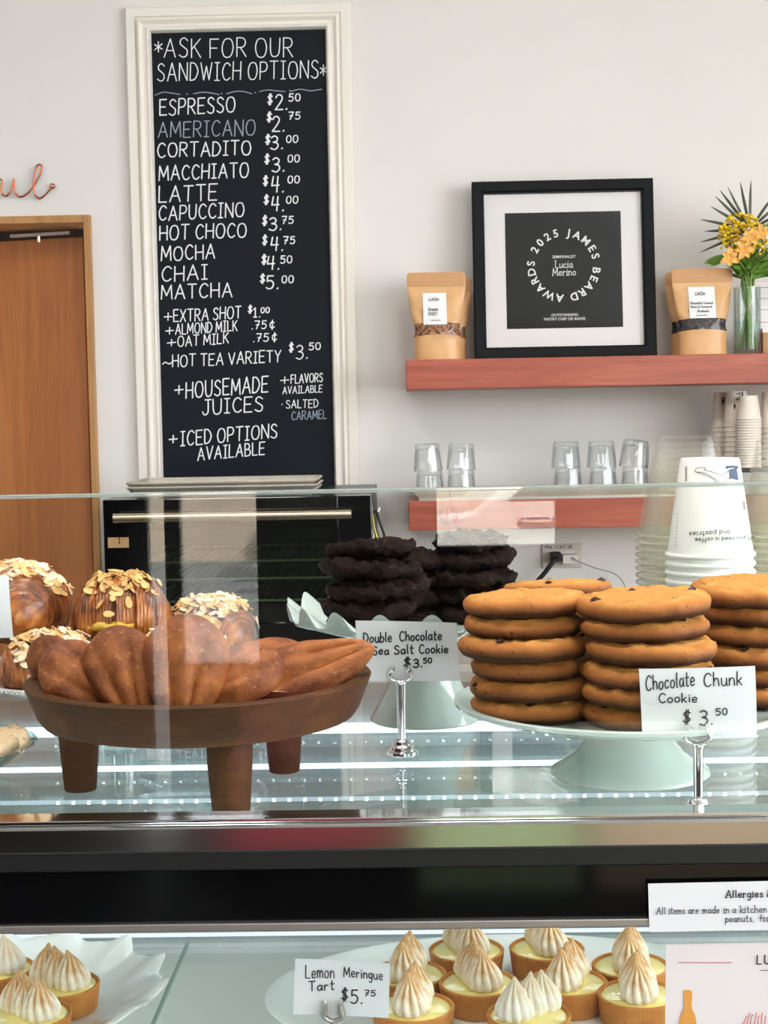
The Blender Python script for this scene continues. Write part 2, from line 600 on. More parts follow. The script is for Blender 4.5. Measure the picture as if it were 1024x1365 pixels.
g('H', .60, [(0, 0), (0, 1)], [(.60, 0), (.60, 1)], [(0, .5), (.60, .5)])
g('I', .36, [(.18, 0), (.18, 1)], [(0, 1), (.36, 1)], [(0, 0), (.36, 0)])
g('J', .52, ['s', (.40, 1), (.40, .25), (.28, .02), (.10, .02), (0, .2)], [(.18, 1), (.60, 1)])
g('K', .58, [(0, 0), (0, 1)], [(.55, 1), (.02, .45)], [(.18, .58), (.58, 0)])
g('L', .50, [(0, 1), (0, 0), (.50, 0)])
g('M', .78, [(0, 0), (.06, 1), (.38, .25), (.72, 1), (.78, 0)])
g('N', .62, [(0, 0), (0, 1), (.62, 0), (.62, 1)])
g('O', .70, ['s', (.35, 1), (.12, .9), (0, .5), (.12, .1), (.35, 0), (.58, .1), (.70, .5), (.58, .9), (.35, 1)])
g('P', .54, [(0, 0), (0, 1)], ['s', (0, 1), (.40, .97), (.54, .74), (.40, .48), (0, .44)])
g('Q', .70, ['s', (.35, 1), (.12, .9), (0, .5), (.12, .1), (.35, 0), (.58, .1), (.70, .5), (.58, .9), (.35, 1)], [(.45, .25), (.72, -.05)])
g('R', .58, [(0, 0), (0, 1)], ['s', (0, 1), (.40, .97), (.54, .76), (.40, .52), (0, .48)], [(.22, .48), (.58, 0)])
g('S', .54, ['s', (.52, .86), (.32, 1), (.10, .92), (.06, .70), (.28, .53), (.50, .36), (.48, .10), (.26, 0), (0, .12)])
g('T', .62, [(0, 1), (.62, 1)], [(.31, 1), (.31, 0)])
g('U', .60, ['s', (0, 1), (.02, .3), (.14, .03), (.34, 0), (.52, .12), (.58, .4), (.60, 1)])
g('V', .64, [(0, 1), (.32, 0), (.64, 1)])
g('W', .86, [(0, 1), (.22, 0), (.43, .8), (.64, 0), (.86, 1)])
g('X', .60, [(0, 0), (.60, 1)], [(0, 1), (.60, 0)])
g('Y', .60, [(0, 1), (.30, .48), (.60, 1)], [(.30, .48), (.30, 0)])
g('Z', .56, [(0, 1), (.56, 1), (0, 0), (.56, 0)])
g('a', .46, ['s', (.44, .48), (.24, .56), (.04, .40), (.02, .16), (.16, 0), (.34, .1), (.44, .38)], ['s', (.44, .52), (.44, .15), (.52, 0)])
g('b', .44, [(0, 1), (0, 0)], ['s', (0, .3), (.16, .54), (.38, .48), (.44, .26), (.32, .02), (.12, 0), (0, .14)])
g('c', .40, ['s', (.40, .44), (.24, .55), (.06, .44), (0, .24), (.10, .03), (.26, 0), (.42, .10)])
g('d', .46, ['s', (.44, .40), (.26, .55), (.05, .42), (0, .2), (.14, 0), (.34, .06), (.44, .28)], [(.44, 1), (.44, 0)])
g('e', .44, ['s', (.02, .27), (.40, .30), (.36, .50), (.20, .56), (.04, .42), (.01, .18), (.16, 0), (.42, .08)])
g('f', .34, ['s', (.36, .92), (.24, 1), (.14, .86), (.13, 0)], [(0, .55), (.32, .55)])
g('g', .44, ['s', (.42, .44), (.24, .56), (.04, .42), (.02, .18), (.18, .02), (.36, .12), (.42, .40)], ['s', (.42, .52), (.42, -.2), (.28, -.4), (.04, -.32)])
g('h', .44, [(0, 1), (0, 0)], ['s', (0, .3), (.16, .54), (.36, .50), (.42, .28), (.44, 0)])
g('i', .10, [(.05, .54), (.05, 0)], [(.05, .74), (.05, .80)])
g('k', .42, [(0, 1), (0, 0)], [(.38, .54), (.02, .22)], [(.14, .32), (.42, 0)])
g('l', .12, ['s', (.04, 1), (.03, .2), (.12, 0)])
g('m', .66, [(0, .54), (0, 0)], ['s', (0, .32), (.14, .54), (.28, .46), (.31, 0)], ['s', (.31, .32), (.46, .54), (.60, .46), (.66, 0)])
g('n', .44, [(0, .54), (0, 0)], ['s', (0, .3), (.16, .54), (.36, .50), (.42, .28), (.44, 0)])
g('o', .46, ['s', (.24, .55), (.07, .46), (0, .26), (.08, .05), (.23, 0), (.39, .08), (.46, .28), (.38, .48), (.24, .55)])
g('p', .44, [(0, .54), (0, -.42)], ['s', (0, .3), (.16, .54), (.38, .48), (.44, .26), (.32, .02), (.12, 0), (0, .14)])
g('r', .34, [(0, .54), (0, 0)], ['s', (0, .30), (.14, .52), (.34, .50)])
g('s', .38, ['s', (.36, .47), (.22, .55), (.06, .46), (.10, .33), (.30, .24), (.36, .10), (.20, 0), (0, .06)])
g('t', .36, ['s', (.15, .95), (.15, .15), (.24, .0), (.36, .05)], [(0, .62), (.36, .62)])
g('u', .46, ['s', (0, .54), (.02, .14), (.16, 0), (.34, .08), (.44, .30)], ['s', (.44, .54), (.44, .14), (.52, 0)])
g('v', .42, [(0, .54), (.21, 0), (.42, .54)])
g('w', .64, [(0, .54), (.16, 0), (.32, .45), (.48, 0), (.64, .54)])
g('y', .44, [(0, .54), (.22, .02)], [(.44, .54), (.08, -.42)])
g('x', .42, [(0, .54), (.42, 0)], [(0, 0), (.42, .54)])
g('0', .50, ['s', (.25, 1), (.07, .88), (0, .5), (.07, .12), (.25, 0), (.43, .12), (.50, .5), (.43, .88), (.25, 1)])
g('1', .24, [(0, .80), (.14, 1), (.14, 0)], [(0, 0), (.28, 0)])
g('2', .50, ['s', (.02, .80), (.14, .97), (.34, .97), (.46, .78), (.36, .50), (.02, 0)], [(.02, 0), (.52, 0)])
g('3', .48, ['s', (.02, .88), (.22, 1), (.42, .86), (.38, .62), (.16, .54)], ['s', (.16, .54), (.42, .46), (.48, .22), (.28, 0), (0, .10)])
g('4', .52, [(.10, 1), (.02, .42), (.52, .44)], [(.42, 1), (.38, 0)])
g('5', .50, [(.48, 1), (.10, 1), (.06, .58)], ['s', (.06, .58), (.30, .64), (.48, .42), (.40, .10), (.18, 0), (0, .10)])
g('6', .48, ['s', (.42, .95), (.16, .75), (.02, .35), (.10, .05), (.30, 0), (.46, .18), (.40, .45), (.18, .5), (.03, .3)])
g('7', .48, [(0, 1), (.48, 1), (.16, 0)], [(.12, .5), (.42, .5)])
g('8', .48, ['s', (.24, .54), (.04, .74), (.24, 1), (.44, .76), (.24, .54), (0, .26), (.24, 0), (.48, .26), (.24, .54)])
g('9', .46, ['s', (.44, .7), (.24, 1), (.03, .76), (.16, .5), (.38, .58), (.44, .8), (.40, 0)])
g('$', .46, ['s', (.44, .80), (.22, .90), (.04, .72), (.24, .50), (.44, .30), (.22, .10), (0, .22)], [(.16, -.05), (.18, 1.05)], [(.28, -.05), (.30, 1.05)])
g('+', .52, [(.26, .12), (.26, .78)], [(0, .44), (.52, .44)])
g('-', .36, [(0, .42), (.36, .42)])
g('~', .60, ['s', (0, .35), (.14, .52), (.30, .42), (.46, .32), (.60, .48)])
g('*', .40, [(.20, .15), (.20, .85)], [(0, .32), (.40, .68)], [(0, .68), (.40, .32)])
g('.', .08, [(.02, .0), (.06, .06)])
g(',', .08, [(.06, .06), (.0, -.14)])
g('o.', .1, [(.04, .4), (.06, .46)])
g('(', .20, ['s', (.20, 1.05), (.02, .7), (.02, .3), (.20, -.05)])
g(')', .20, ['s', (0, 1.05), (.18, .7), (.18, .3), (0, -.05)])
g('&', .62, ['s', (.62, 0), (.14, .70), (.20, .98), (.40, .92), (.36, .66), (.04, .34), (.08, .05), (.30, 0), (.56, .36)])
g('c|', .44, ['s', (.40, .70), (.24, .80), (.06, .68), (0, .42), (.10, .16), (.26, .12), (.42, .26)], [(.24, 1.0), (.20, -.06)])
g("'", .08, [(.04, 1), (.02, .8)])
g(':', .08, [(.04, .1), (.04, .16)], [(.04, .48), (.04, .54)])
g('|', .08, [(.04, -.1), (.04, 1.05)])


def text_strokes(chars, x0, y0, x1, y1, h, up=(0.019, -1.0), gap=0.24, jit=0.03, space=0.36, fit=True, serif=False):
    """chars (a string or a list of glyph names) as polylines along a baseline; up is the direction of the letters' height."""
    tot, items = 0.0, []
    for ch in chars:
        if ch == ' ':
            tot += space
            continue
        w, st = G[ch]
        items.append((ch, tot))
        tot += w + gap
    tot = max(tot - gap, 0.1)
    d = Vector((x1 - x0, y1 - y0))
    L = d.length
    d.normalize()
    sx = L / tot if fit else h
    u = Vector(up).normalized()
    out = []
    rng = random.Random(sum(ord(c[0]) for c in chars))
    for ch, a in items:
        w, st = G[ch]
        dy, rot, sh = rng.uniform(-jit, jit), rng.uniform(-jit, jit), rng.uniform(1 - jit, 1 + jit)
        for s in st:
            sm = s[0] == 's'
            pts = list(s[1:] if sm else s)
            if sm:
                pts = [(p.x, p.y) for p in smooth_path([(x, y, 0) for x, y in pts], 5)]
            if serif and not sm:
                for q in (pts[0], pts[-1]):
                    if abs(q[1] - 0) < .02 or abs(q[1] - 1) < .02 or abs(q[1] - .54) < .02:
                        out.append([Vector((x0, y0)) + d * ((a + q[0] - .09) * sx) + u * (q[1] * h), Vector((x0, y0)) + d * ((a + q[0] + .09) * sx) + u * (q[1] * h)])
            out.append([Vector((x0, y0)) + d * ((a + x + rot * (y - .5)) * sx) + u * ((y * sh + dy) * h) for x, y in pts])
    return out


def ribbons(mb, strokes, w, fn, mi=0):
    """flat pen strokes of width w, laid in 2-D and carried onto a surface by fn(u, v)."""
    hw = w / 2
    for st in strokes:
        q = [st[0]]
        for p in st[1:]:
            if (p - q[-1]).length > w * 0.15:
                q.append(p)
        if len(q) < 2:
            q.append(q[0] + Vector((w * 0.6, 0)))
        RIB[0] = (RIB[0] + 1) % 12
        lift = Vector((0, -2.5e-5 * RIB[0], 0))
        t0, t1 = (q[1] - q[0]).normalized(), (q[-1] - q[-2]).normalized()
        # split at sharp corners so that every run is a clean strip
        runs, run = [], [q[0]]
        for k in range(1, len(q)):
            run.append(q[k])
            if k < len(q) - 1 and (q[k] - q[k - 1]).normalized().dot((q[k + 1] - q[k]).normalized()) < 0.35:
                runs.append(run)
                run = [q[k]]
        runs.append(run)
        for ri, run in enumerate(runs):
            n = len(run)
            vs = []
            for k, p in enumerate(run):
                a = (run[k] - run[k - 1]).normalized() if k else (run[1] - run[0]).normalized()
                b = (run[k + 1] - run[k]).normalized() if k < n - 1 else a
                t = (a + b).normalized()
                nr = Vector((-t.y, t.x)) * min(hw / max(0.5, t.dot(a)), hw * 1.6)
                c = p
                if k == 0:
                    vs += [p - t * hw * .9 + nr * .45, p - t * hw * .9 - nr * .45]
                vs += [c + nr, c - nr]
                if k == n - 1:
                    vs += [p + t * hw * .9 + nr * .45, p + t * hw * .9 - nr * .45]
            lf = lift + Vector((0, -8e-6 * ri, 0))
            mb.add([fn(*v) + lf for v in vs], [(2 * k, 2 * k + 1, 2 * k + 3, 2 * k + 2) for k in range(len(vs) // 2 - 1)], mi)
    return mb


def font_shape(body, bold=0.0, align='CENTER'):
    """printed lettering: vertices and faces of a text in a 1-unit size."""
    cu = bpy.data.curves.new('type', 'FONT')
    cu.body, cu.size, cu.align_x, cu.offset = body, 1.0, align, bold
    cu.resolution_u = 3
    o = bpy.data.objects.new('type', cu)
    col.objects.link(o)
    bpy.context.view_layer.update()
    me = bpy.data.meshes.new_from_object(o.evaluated_get(bpy.context.evaluated_depsgraph_get()))
    vs = [(v.co.x, v.co.y) for v in me.vertices]
    fs = [tuple(p.vertices) for p in me.polygons]
    bpy.data.objects.remove(o)
    bpy.data.curves.remove(cu)
    bpy.data.meshes.remove(me)
    return vs, fs


def printed(mb, body, cx, cy, size, fn, bold=0.0, align='CENTER', slope=-0.019, sx=1.0):
    vs, fs = font_shape(body, bold, align)
    mb.add([fn(cx + x * size * sx + y * size * 0.0, cy + x * size * sx * slope - y * size) for x, y in vs], fs)


# ------------------------------------------------------------------ the room
def struct(name, mb, mat, **k):
    return tag(mb.build(name, mat, **k), kind='structure')


TH = 0.14
# door opening in the back wall
DX1 = on_y(113.5, 320, BACK).x          # inner right edge of the door trim
DXO = on_y(122.5, 320, BACK).x          # outer right edge
DZ1 = on_y(60, 298.5, BACK).z           # inner top of the trim
DZO = on_y(60, 288.5, BACK).z
DX0 = DX1 - 0.86
w = MB()
w.box((LEFT, BACK, 0), (DX0 - 0.02, BACK + TH, TOP))
w.box((DX0 - 0.02, BACK, DZ1 + 0.02), (DX1 + 0.01, BACK + TH, TOP))
w.box((DX1 + 0.01, BACK, 0), (RIGHT, BACK + TH, TOP))
struct('wall_back', w, M['wall'], smooth=0)
struct('wall_left', MB().box((LEFT - TH, FRONT, 0), (LEFT, BACK + TH, TOP)), M['wall'], smooth=0)
y0, y1, z0, z1 = SIDE_WIN
w = MB()
w.box((RIGHT, FRONT, 0), (RIGHT + TH, y0, TOP))
w.box((RIGHT, y1, 0), (RIGHT + TH, BACK + TH, TOP))
w.box((RIGHT, y0, 0), (RIGHT + TH, y1, z0))
w.box((RIGHT, y0, z1), (RIGHT + TH, y1, TOP))
struct('wall_right', w, M['wall'], smooth=0)
w = MB()
xs = LEFT
for x0, x1, z0, z1 in WINDOWS:
    w.box((xs, FRONT - TH, 0), (x0, FRONT, TOP))
    if x0 == 0.06:          # opening below a mid rail added to keep window reflections off the cookies
        w.box((x0, FRONT - TH, 0.36), (x1, FRONT, z0))
        w.box((x0, FRONT - TH, 0), (x1, FRONT, 0.03))
    else:
        w.box((x0, FRONT - TH, 0), (x1, FRONT, z0))
    w.box((x0, FRONT - TH, z1), (x1, FRONT, TOP))
    xs = x1
w.box((xs, FRONT - TH, 0), (RIGHT, FRONT, TOP))
struct('wall_front', w, M['wall_front'], smooth=0)
struct('floor', MB().box((LEFT, FRONT, -0.05), (RIGHT, BACK + TH, 0)), M['floor'], smooth=0)
struct('ceiling', MB().box((LEFT, FRONT, TOP), (RIGHT, BACK + TH, TOP + 0.05)), M['ceiling'], smooth=0)
# dark room behind the door
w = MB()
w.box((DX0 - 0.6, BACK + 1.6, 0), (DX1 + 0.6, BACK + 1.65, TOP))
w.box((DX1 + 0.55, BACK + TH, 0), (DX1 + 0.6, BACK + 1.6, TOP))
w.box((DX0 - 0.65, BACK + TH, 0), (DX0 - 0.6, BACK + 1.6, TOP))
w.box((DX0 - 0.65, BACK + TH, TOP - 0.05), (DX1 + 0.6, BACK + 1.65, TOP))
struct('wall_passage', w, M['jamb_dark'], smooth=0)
# window trims of the shop front
for k, (x0, x1, z0, z1) in enumerate(WINDOWS):
    w = MB()
    t = 0.012
    w.box((x0, FRONT - 0.09, z0), (x0 + t, FRONT - 0.03, z1))
    w.box((x1 - t, FRONT - 0.09, z0), (x1, FRONT - 0.03, z1))
    w.box((x0 + t, FRONT - 0.09, z0), (x1 - t, FRONT - 0.03, z0 + t))
    w.box((x0 + t, FRONT - 0.09, z1 - t), (x1 - t, FRONT - 0.03, z1))
    struct('window_%d' % (k + 1), w, M['black_satin'], smooth=0)
y0, y1, z0, z1 = SIDE_WIN
w = MB()
for a in (y0, (y0 + y1) / 2, y1 - 0.05):
    w.box((RIGHT + 0.03, a, z0), (RIGHT + 0.09, a + 0.05, z1))
w.box((RIGHT + 0.03, y0, z0), (RIGHT + 0.09, y1, z0 + 0.05))
w.box((RIGHT + 0.03, y0, z1 - 0.05), (RIGHT + 0.09, y1, z1))
struct('window_5', w, M['white_frame'], smooth=0)
for x, y in CEIL_LAMPS:
    f = thing('ceiling_light', 'square flush ceiling light panel above the shop', 'ceiling light', (x, y, TOP - 0.04), group='ceiling lights')
    MB().box((-0.32, -0.32, 0.0), (0.32, -0.29, 0.04)).box((-0.32, 0.29, 0.0), (0.32, 0.32, 0.04)).box((-0.32, -0.29, 0.0), (-0.29, 0.29, 0.04)).box((0.29, -0.29, 0.0), (0.32, 0.29, 0.04)).build('frame', M['white_frame'], f, smooth=0)
# street outside
struct('street', MB().box((-14, -16, -0.15), (14, FRONT - TH, -0.06)), M['asphalt'], smooth=0)
w = MB()
w.box((-14, -15, -0.1), (14, -14.5, 2.9))
struct('building_across_street', w, plain('across_street', lin(186, 170, 150), 0.8, var=0.1, vscale=1), smooth=0)

# door leaf, hinged at the right jamb and standing a little open into the passage
door = thing('door_1', None, None, (DX1 - 0.030, BACK + TH - 0.03, 0), R(-16))
tag(door, kind='structure')
MB().box((-0.82, 0, 0.01), (0, 0.042, DZ1 - 0.022)).build('door_leaf', M['door'], door, smooth=0, bevel=0.002)
MB().box((-0.20, -0.035, DZ1 - 0.018), (-0.02, -0.022, DZ1 - 0.010)).build('closer_arm', M['steel_trim'], door, smooth=0)
MB().lathe([(0, 0), (0.006, 0), (0.006, 0.016), (0, 0.016)], 12, (-0.115, -0.03, DZ1 - 0.034)).build('closer_pin', M['chrome'], door)
w = MB()
w.box((DX1, BACK - 0.018, 0), (DXO, BACK + TH, DZO))
w.box((DX0 - (DXO - DX1), BACK - 0.018, 0), (DX0, BACK + TH, DZO))
w.box((DX0, BACK - 0.018, DZ1), (DX1, BACK + TH, DZO))
struct('trim_1', w, M['jamb'], smooth=0, bevel=0.002)

# ------------------------------------------------------------------ menu board
bx0, bx1 = on_y(168.3, 12, BACK).x, on_y(467.0, 6, BACK).x
bz1 = on_y(317, 6.5, BACK - 0.02).z
bz0 = on_y(330, 745, BACK).z
board = thing('menu_board', 'tall chalkboard drinks menu in a white moulded frame on the back wall', 'chalkboard', ((bx0 + bx1) / 2, BACK, bz0))
bw, bh = bx1 - bx0, bz1 - bz0
prof = [(0, 0.001), (0, .020), (.003, .023), (.024, .023), (.0255, .018), (.0285, .018), (.031, .029), (.036, .031), (.041, .027), (.044, .022), (.052, .024), (.056, .028), (.060, .027), (.063, .021), (.0655, .011), (.0655, .001)]
vs, fs = [], []
for (o_, h_) in prof:
    for (x, z) in ((-bw / 2 + o_, o_), (bw / 2 - o_, o_), (bw / 2 - o_, bh - o_), (-bw / 2 + o_, bh - o_)):
        vs.append((x, -h_, z))
for k in range(len(prof)):
    for i in range(4):
        a, b = k, (k + 1) % len(prof)
        j = (i + 1) % 4
        fs.append((a * 4 + i, a * 4 + j, b * 4 + j, b * 4 + i))
fr = MB()
fr.add(vs, fs)
fr.build('frame', M['white_frame'], board, smooth=25)
MB().box((-bw / 2 + 0.06, -0.012, 0.06), (bw / 2 - 0.06, -0.002, bh - 0.06)).build('slate', M['slate'], board, smooth=0)
BM = plane_map(y=BACK - 0.0125)
off = board.location


def onboard(u, v):
    return BM(u, v) - off


def chalk(lines, width=1.7, mat='chalk'):
    for ln in lines:
        ribbons(MB(), text_strokes(*ln), width, onboard).build('lettering', M[mat], board, smooth=0)


def curve_line(pts, width, mat='chalk_dim'):
    mb = MB()
    for p in pts:
        ribbons(mb, [[Vector((q.x, q.y)) for q in smooth_path([(x, y, 0) for x, y in p], 6)]], width, onboard)
    return mb.build('flourish', M[mat], board, smooth=0)


chalk([('*', 206, 73, 216, 72, 20), ('ASK FOR OUR', 219, 77, 390, 75.5, 25)], 1.5)
chalk([('SANDWICH OPTIONS', 210, 108, 424, 104, 23.5), ('*', 427, 104, 435, 103, 20)], 1.5)
curve_line([[(207, 127), (217, 123), (228, 124), (240, 126)], [(258, 125), (270, 123), (282, 124), (292, 126)], [(302, 125), (313, 122), (324, 122), (336, 125)], [(346, 122), (356, 120), (368, 121), (380, 122)], [(387, 122), (400, 119), (414, 121), (429, 119)],
            [(249, 125), (250, 126)], [(295, 124), (296, 125)], [(340, 123), (341, 124)], [(386, 120), (387, 121)]], 1.3)
rows = [('ESPRESSO', 213, 154, 313, 149, 20.5), ('AMERICANO', 211, 183.5, 340, 180, 20.5), ('CORTADITO', 210, 210, 334, 206, 18.5),
        ('MACCHIATO', 212, 240.5, 331, 236, 19), ('LATTE', 212, 269, 289, 266.5, 21), ('CAPUCCINO', 212, 294, 325, 289, 19),
        ('HOT CHOCO', 213, 320.5, 328, 316, 19), ('MOCHA', 215, 348, 286, 344, 18.5), ('CHAI', 216, 375.5, 276, 372, 19.5), ('MATCHA', 215, 398.5, 309, 396, 18.5)]
for k, r_ in enumerate(rows):
    chalk([r_], 1.8 if k != 1 else 1.6, 'chalk' if k != 1 else 'chalk_dim')
pr = [(357, 139, 13, 367, 146, 20, '2', 385, 135, '50'), (356, 162, 12, 363, 175, 20, '2', 385, 159, '75'), (354, 192, 12, 361, 199, 18, '3', 382, 190, '00'),
      (353, 218, 12, 363, 229, 19, '3', 384, 216, '00'), (351, 247, 12, 362, 256, 21, '4', 384, 244, '00'), (352, 272, 11.5, 362, 281, 19, '4', 382, 271, '00'),
      (350, 300, 12, 359, 307, 17, '3', 376, 298, '75'), (350, 326, 12, 361, 334, 18, '4', 378, 325, '75'), (349, 352, 12, 356, 359, 17.5, '4', 374, 351, '50'), (347, 377, 11, 355, 385, 17.5, '5', 376, 377, '00')]
for (a, b, c, d, e, f, n, p, q, cts) in pr:
    chalk([('$', a, b, a + 6, b - .1, c)], 1.7)
    chalk([(n + '.', d, e, d + 16, e - .4, f)], 1.9)
    chalk([(cts, p, q, p + 15, q - .3, 9.5)], 1.6)
chalk([('+', 219, 428.5, 229, 428, 15), ('EXTRA SHOT', 231.5, 429, 321, 424, 15.5), ('$', 331, 417, 336, 417, 9.5), ('1.', 338, 423, 347, 422.6, 12), ('00', 348, 417, 359, 416.6, 7)], 1.6)
chalk([('+', 221, 447, 231, 446, 14), ('ALMOND MILK', 234, 445.8, 316, 440.6, 13.5), ('.75', 336, 438.6, 355, 438, 10.5), (['c|'], 360, 438.6, 366, 438.3, 12)], 1.5)
chalk([('+', 223, 462.5, 234, 461.5, 13), ('OAT MILK', 237, 462, 304.5, 457.3, 13.5), ('.75', 338, 455.5, 358, 455, 10.5), (['c|'], 363, 455.2, 369, 454.8, 12)], 1.5)
chalk([('~', 217, 490, 229, 489, 13), ('HOT TEA VARIETY', 230, 489.3, 374, 482.3, 15.5), ('$', 385.5, 469, 391, 468.8, 11.5), ('3.', 395, 478.5, 410, 478, 18.5), ('50', 412, 466.5, 427, 466, 9)], 1.6)
chalk([('+', 233, 527, 244, 526, 17), ('HOUSEMADE', 248, 530.5, 357, 522.5, 21)], 1.8)
chalk([('JUICES', 270, 552.5, 350, 548, 19.5)], 1.8)
chalk([('+', 374, 513, 385, 512, 14), ('FLAVORS', 388, 511, 430, 508.8, 11.5)], 1.4)
chalk([('AVAILABLE', 377, 525.2, 429.5, 522.5, 9.5)], 1.2)
chalk([(['o.'], 375, 544, 377, 544, 11), ('SALTED', 381.5, 544.3, 424, 543, 10.5)], 1.3)
chalk([('CARAMEL', 389, 560, 435, 557.7, 11)], 1.2, 'chalk_dim')
chalk([('+', 225.5, 592, 236, 591, 15), ('ICED OPTIONS', 241, 594.2, 369, 583, 18.5)], 1.8)
chalk([('AVAILABLE', 263.5, 613.8, 352.6, 605.6, 17)], 1.7)

# ------------------------------------------------------------------ copper script on the wall above the door
zz = lambda a, b: on_y(a / 4.6545, 200 + b / 4.6545, BACK - 0.014)
pts = [(-190, 180), (-150, 270), (-90, 285), (-40, 200), (-8, 182), (14, 192), (6, 240), (16, 275), (40, 284), (66, 255), (84, 190), (88, 182), (90, 235), (104, 278), (135, 290), (175, 265), (208, 222), (245, 160), (262, 115), (256, 95), (240, 91), (224, 112), (214, 160), (206, 215), (214, 268), (238, 298), (262, 294), (290, 268), (324, 228)]
sign = thing('wire_sign', 'copper wire script sign on the wall above the wooden door', 'wall sign', zz(120, 240))
o_ = sign.location
P = smooth_path([zz(*p) - o_ for p in pts], 8)
MB().tube(P, 0.0027, 8).build('wire_script', M['copper'], sign)
c = zz(326, 224) - o_
MB().tube([c + Vector((0.0058 * math.cos(a), 0, 0.0058 * math.sin(a))) for a in [i * PI / 8 for i in range(17)]], 0.0020, 8).build('end_loop', M['copper'], sign)
for q in ((40, 284), (324, 226)):
    c = zz(*q) - o_
    MB().tube([c, c + Vector((0, 0.0135, 0))], 0.0015, 8).build('wall_pin', M['copper'], sign)

# ------------------------------------------------------------------ shelves
SF = 3.80                      # front faces of the two shelves
sx0 = on_y(541.2, 500, SF).x
sz1, sz0 = on_y(700, 476.8, SF).z, on_y(700, 516.7, SF).z
SHELF1 = sz1
s1 = thing('wall_shelf', 'upper red wood wall shelf carrying the framed award and granola bags', 'shelf', (sx0, BACK, sz0))
MB().box((0, SF - BACK, 0), (1.75, 0, sz1 - sz0)).build('shelf_board', M['shelf'], s1, smooth=0, bevel=0.0025)
s2x0 = on_y(545, 690, SF).x
tz1, tz0 = on_y(700, 665.5, SF).z, on_y(700, 704.8, SF).z
SHELF2 = tz1
s2 = thing('wall_shelf', 'lower red wood wall shelf under the glass tumblers', 'shelf', (s2x0, BACK, tz0))
MB().box((0, SF - BACK, 0), (1.75, 0, tz1 - tz0)).build('shelf_board', M['shelf'], s2, smooth=0, bevel=0.0025)
# tray on the lower shelf
tx0, tx1 = on_y(553, 660, SF).x, on_y(935, 660, SF).x
tray = thing('serving_tray', 'long shallow metal tray on the lower shelf under the tumblers', 'tray', (tx0, SF + 0.005, SHELF2))
TRAYH = 0.024
w = MB()
w.box((0.01, 0.004, 0), (tx1 - tx0 - 0.01, 0.226, 0.006))
w.build('tray_bottom', M['steel_trim'], tray, smooth=0)
rim = []
L_ = tx1 - tx0
for (x, y) in ((0, 0), (L_, 0), (L_, 0.23), (0, 0.23)):
    rim.append((x, y))
w = MB()
pr_ = [(0.012, 0.004), (0.0, TRAYH - 0.006), (-0.001, TRAYH - 0.002), (0.001, TRAYH), (0.006, TRAYH), (0.016, 0.008)]
vs, fs = [], []
for (o2, h2) in pr_:
    for (x, y) in ((o2, o2), (L_ - o2, o2), (L_ - o2, 0.23 - o2), (o2, 0.23 - o2)):
        vs.append((x, y, h2))
for k in range(len(pr_) - 1):
    for i in range(4):
        j = (i + 1) % 4
        fs.append((k * 4 + i, k * 4 + j, (k + 1) * 4 + j, (k + 1) * 4 + i))
w.add(vs, fs)
w.build('tray_rim', M['alu'], tray, smooth=30)


# ------------------------------------------------------------------ tumblers, stacked upside down in pairs
def tumbler():
    t = thing('glass_tumbler', 'x', 'tumbler', group='upturned glass tumblers on the tray')
    n = 20

    def fac(a, k, r, z):
        return (r * (1 + (0.016 * math.cos(10 * a) if 0.006 < z < 0.060 else 0)), z)
    # open end down at z = 0, thick base up
    MB().lathe([(0.0375, 0.0), (0.0372, 0.004), (0.0365, 0.012), (0.0345, 0.035), (0.0320, 0.058), (0.0312, 0.064), (0.0295, 0.067), (0, 0.067)], n, mod=fac).build('outer_wall', M['tumbler'], t, smooth=12)
    MB().lathe([(0.0375, 0.0), (0.0350, 0.0005), (0.0330, 0.020), (0.0300, 0.050), (0.0285, 0.054), (0, 0.055)], n).build('inner_wall', M['tumbler'], t, smooth=60)
    return t


TZ = SHELF2 + 0.006
first = tumbler()
spots = [(573, 3.905, 'leftmost tumbler stack'), (615, 3.90, 'second tumbler stack from the left'), (757, 3.90, 'third tumbler stack from the left'), (804, 3.90, 'fourth tumbler stack from the left'), (847, 3.90, 'tumbler stack nearest the tall plastic cups')]
k = 0
for i, (px, y, nm) in enumerate(spots):
    x = on_y(px, 640, y).x
    for lv in range(2):
        o = first if k == 0 else copy_tree(first)
        tilt = (0.0, 0.0)
        if lv == 1:
            tilt = [(R(2), R(-3)), (0, R(2)), (0, R(2)), (0, R(0.5)), (R(1), R(-7))][i]
        o.location = (x + (0 if lv == 0 else (-0.003, 0.0, -0.004, -0.003, -0.004)[i]), y, TZ + lv * 0.0665 * 0.985)
        o.rotation_euler = (tilt[0], tilt[1], i * 0.5 + lv * 0.3)
        o['label'] = ('upper' if lv else 'lower') + ' upside-down glass tumbler of the ' + nm
        k += 1

# ------------------------------------------------------------------ framed award
lean = R(6)
apt = Vector((0, BACK - 0.118, SHELF1))
an = Vector((0, -math.cos(lean), math.sin(lean)))
AM = plane_map(point=apt, normal=an)
c4 = [AM(634.0, 477.5), AM(876.0, 472.0), AM(871.3, 236.0), AM(628.3, 239.3)]
up_ = Vector((0, math.sin(lean), math.cos(lean)))
ax = sum(p.x for p in c4) / 4
aw = ((c4[1].x - c4[0].x) + (c4[2].x - c4[3].x)) / 2
ah = ((c4[3] - c4[0]).dot(up_) + (c4[2] - c4[1]).dot(up_)) / 2
award = thing('framed_award', 'square black framed award certificate leaning on the upper shelf', 'framed picture', (ax, BACK - 0.118 + 0.030, SHELF1))
award.rotation_euler = (-lean, 0, 0)
AI = (Matrix.Translation(award.location) @ Matrix.Rotation(-lean, 4, 'X')).inverted()
fw = 0.031
D0, D1 = -0.030, 0.0           # front and back in local y


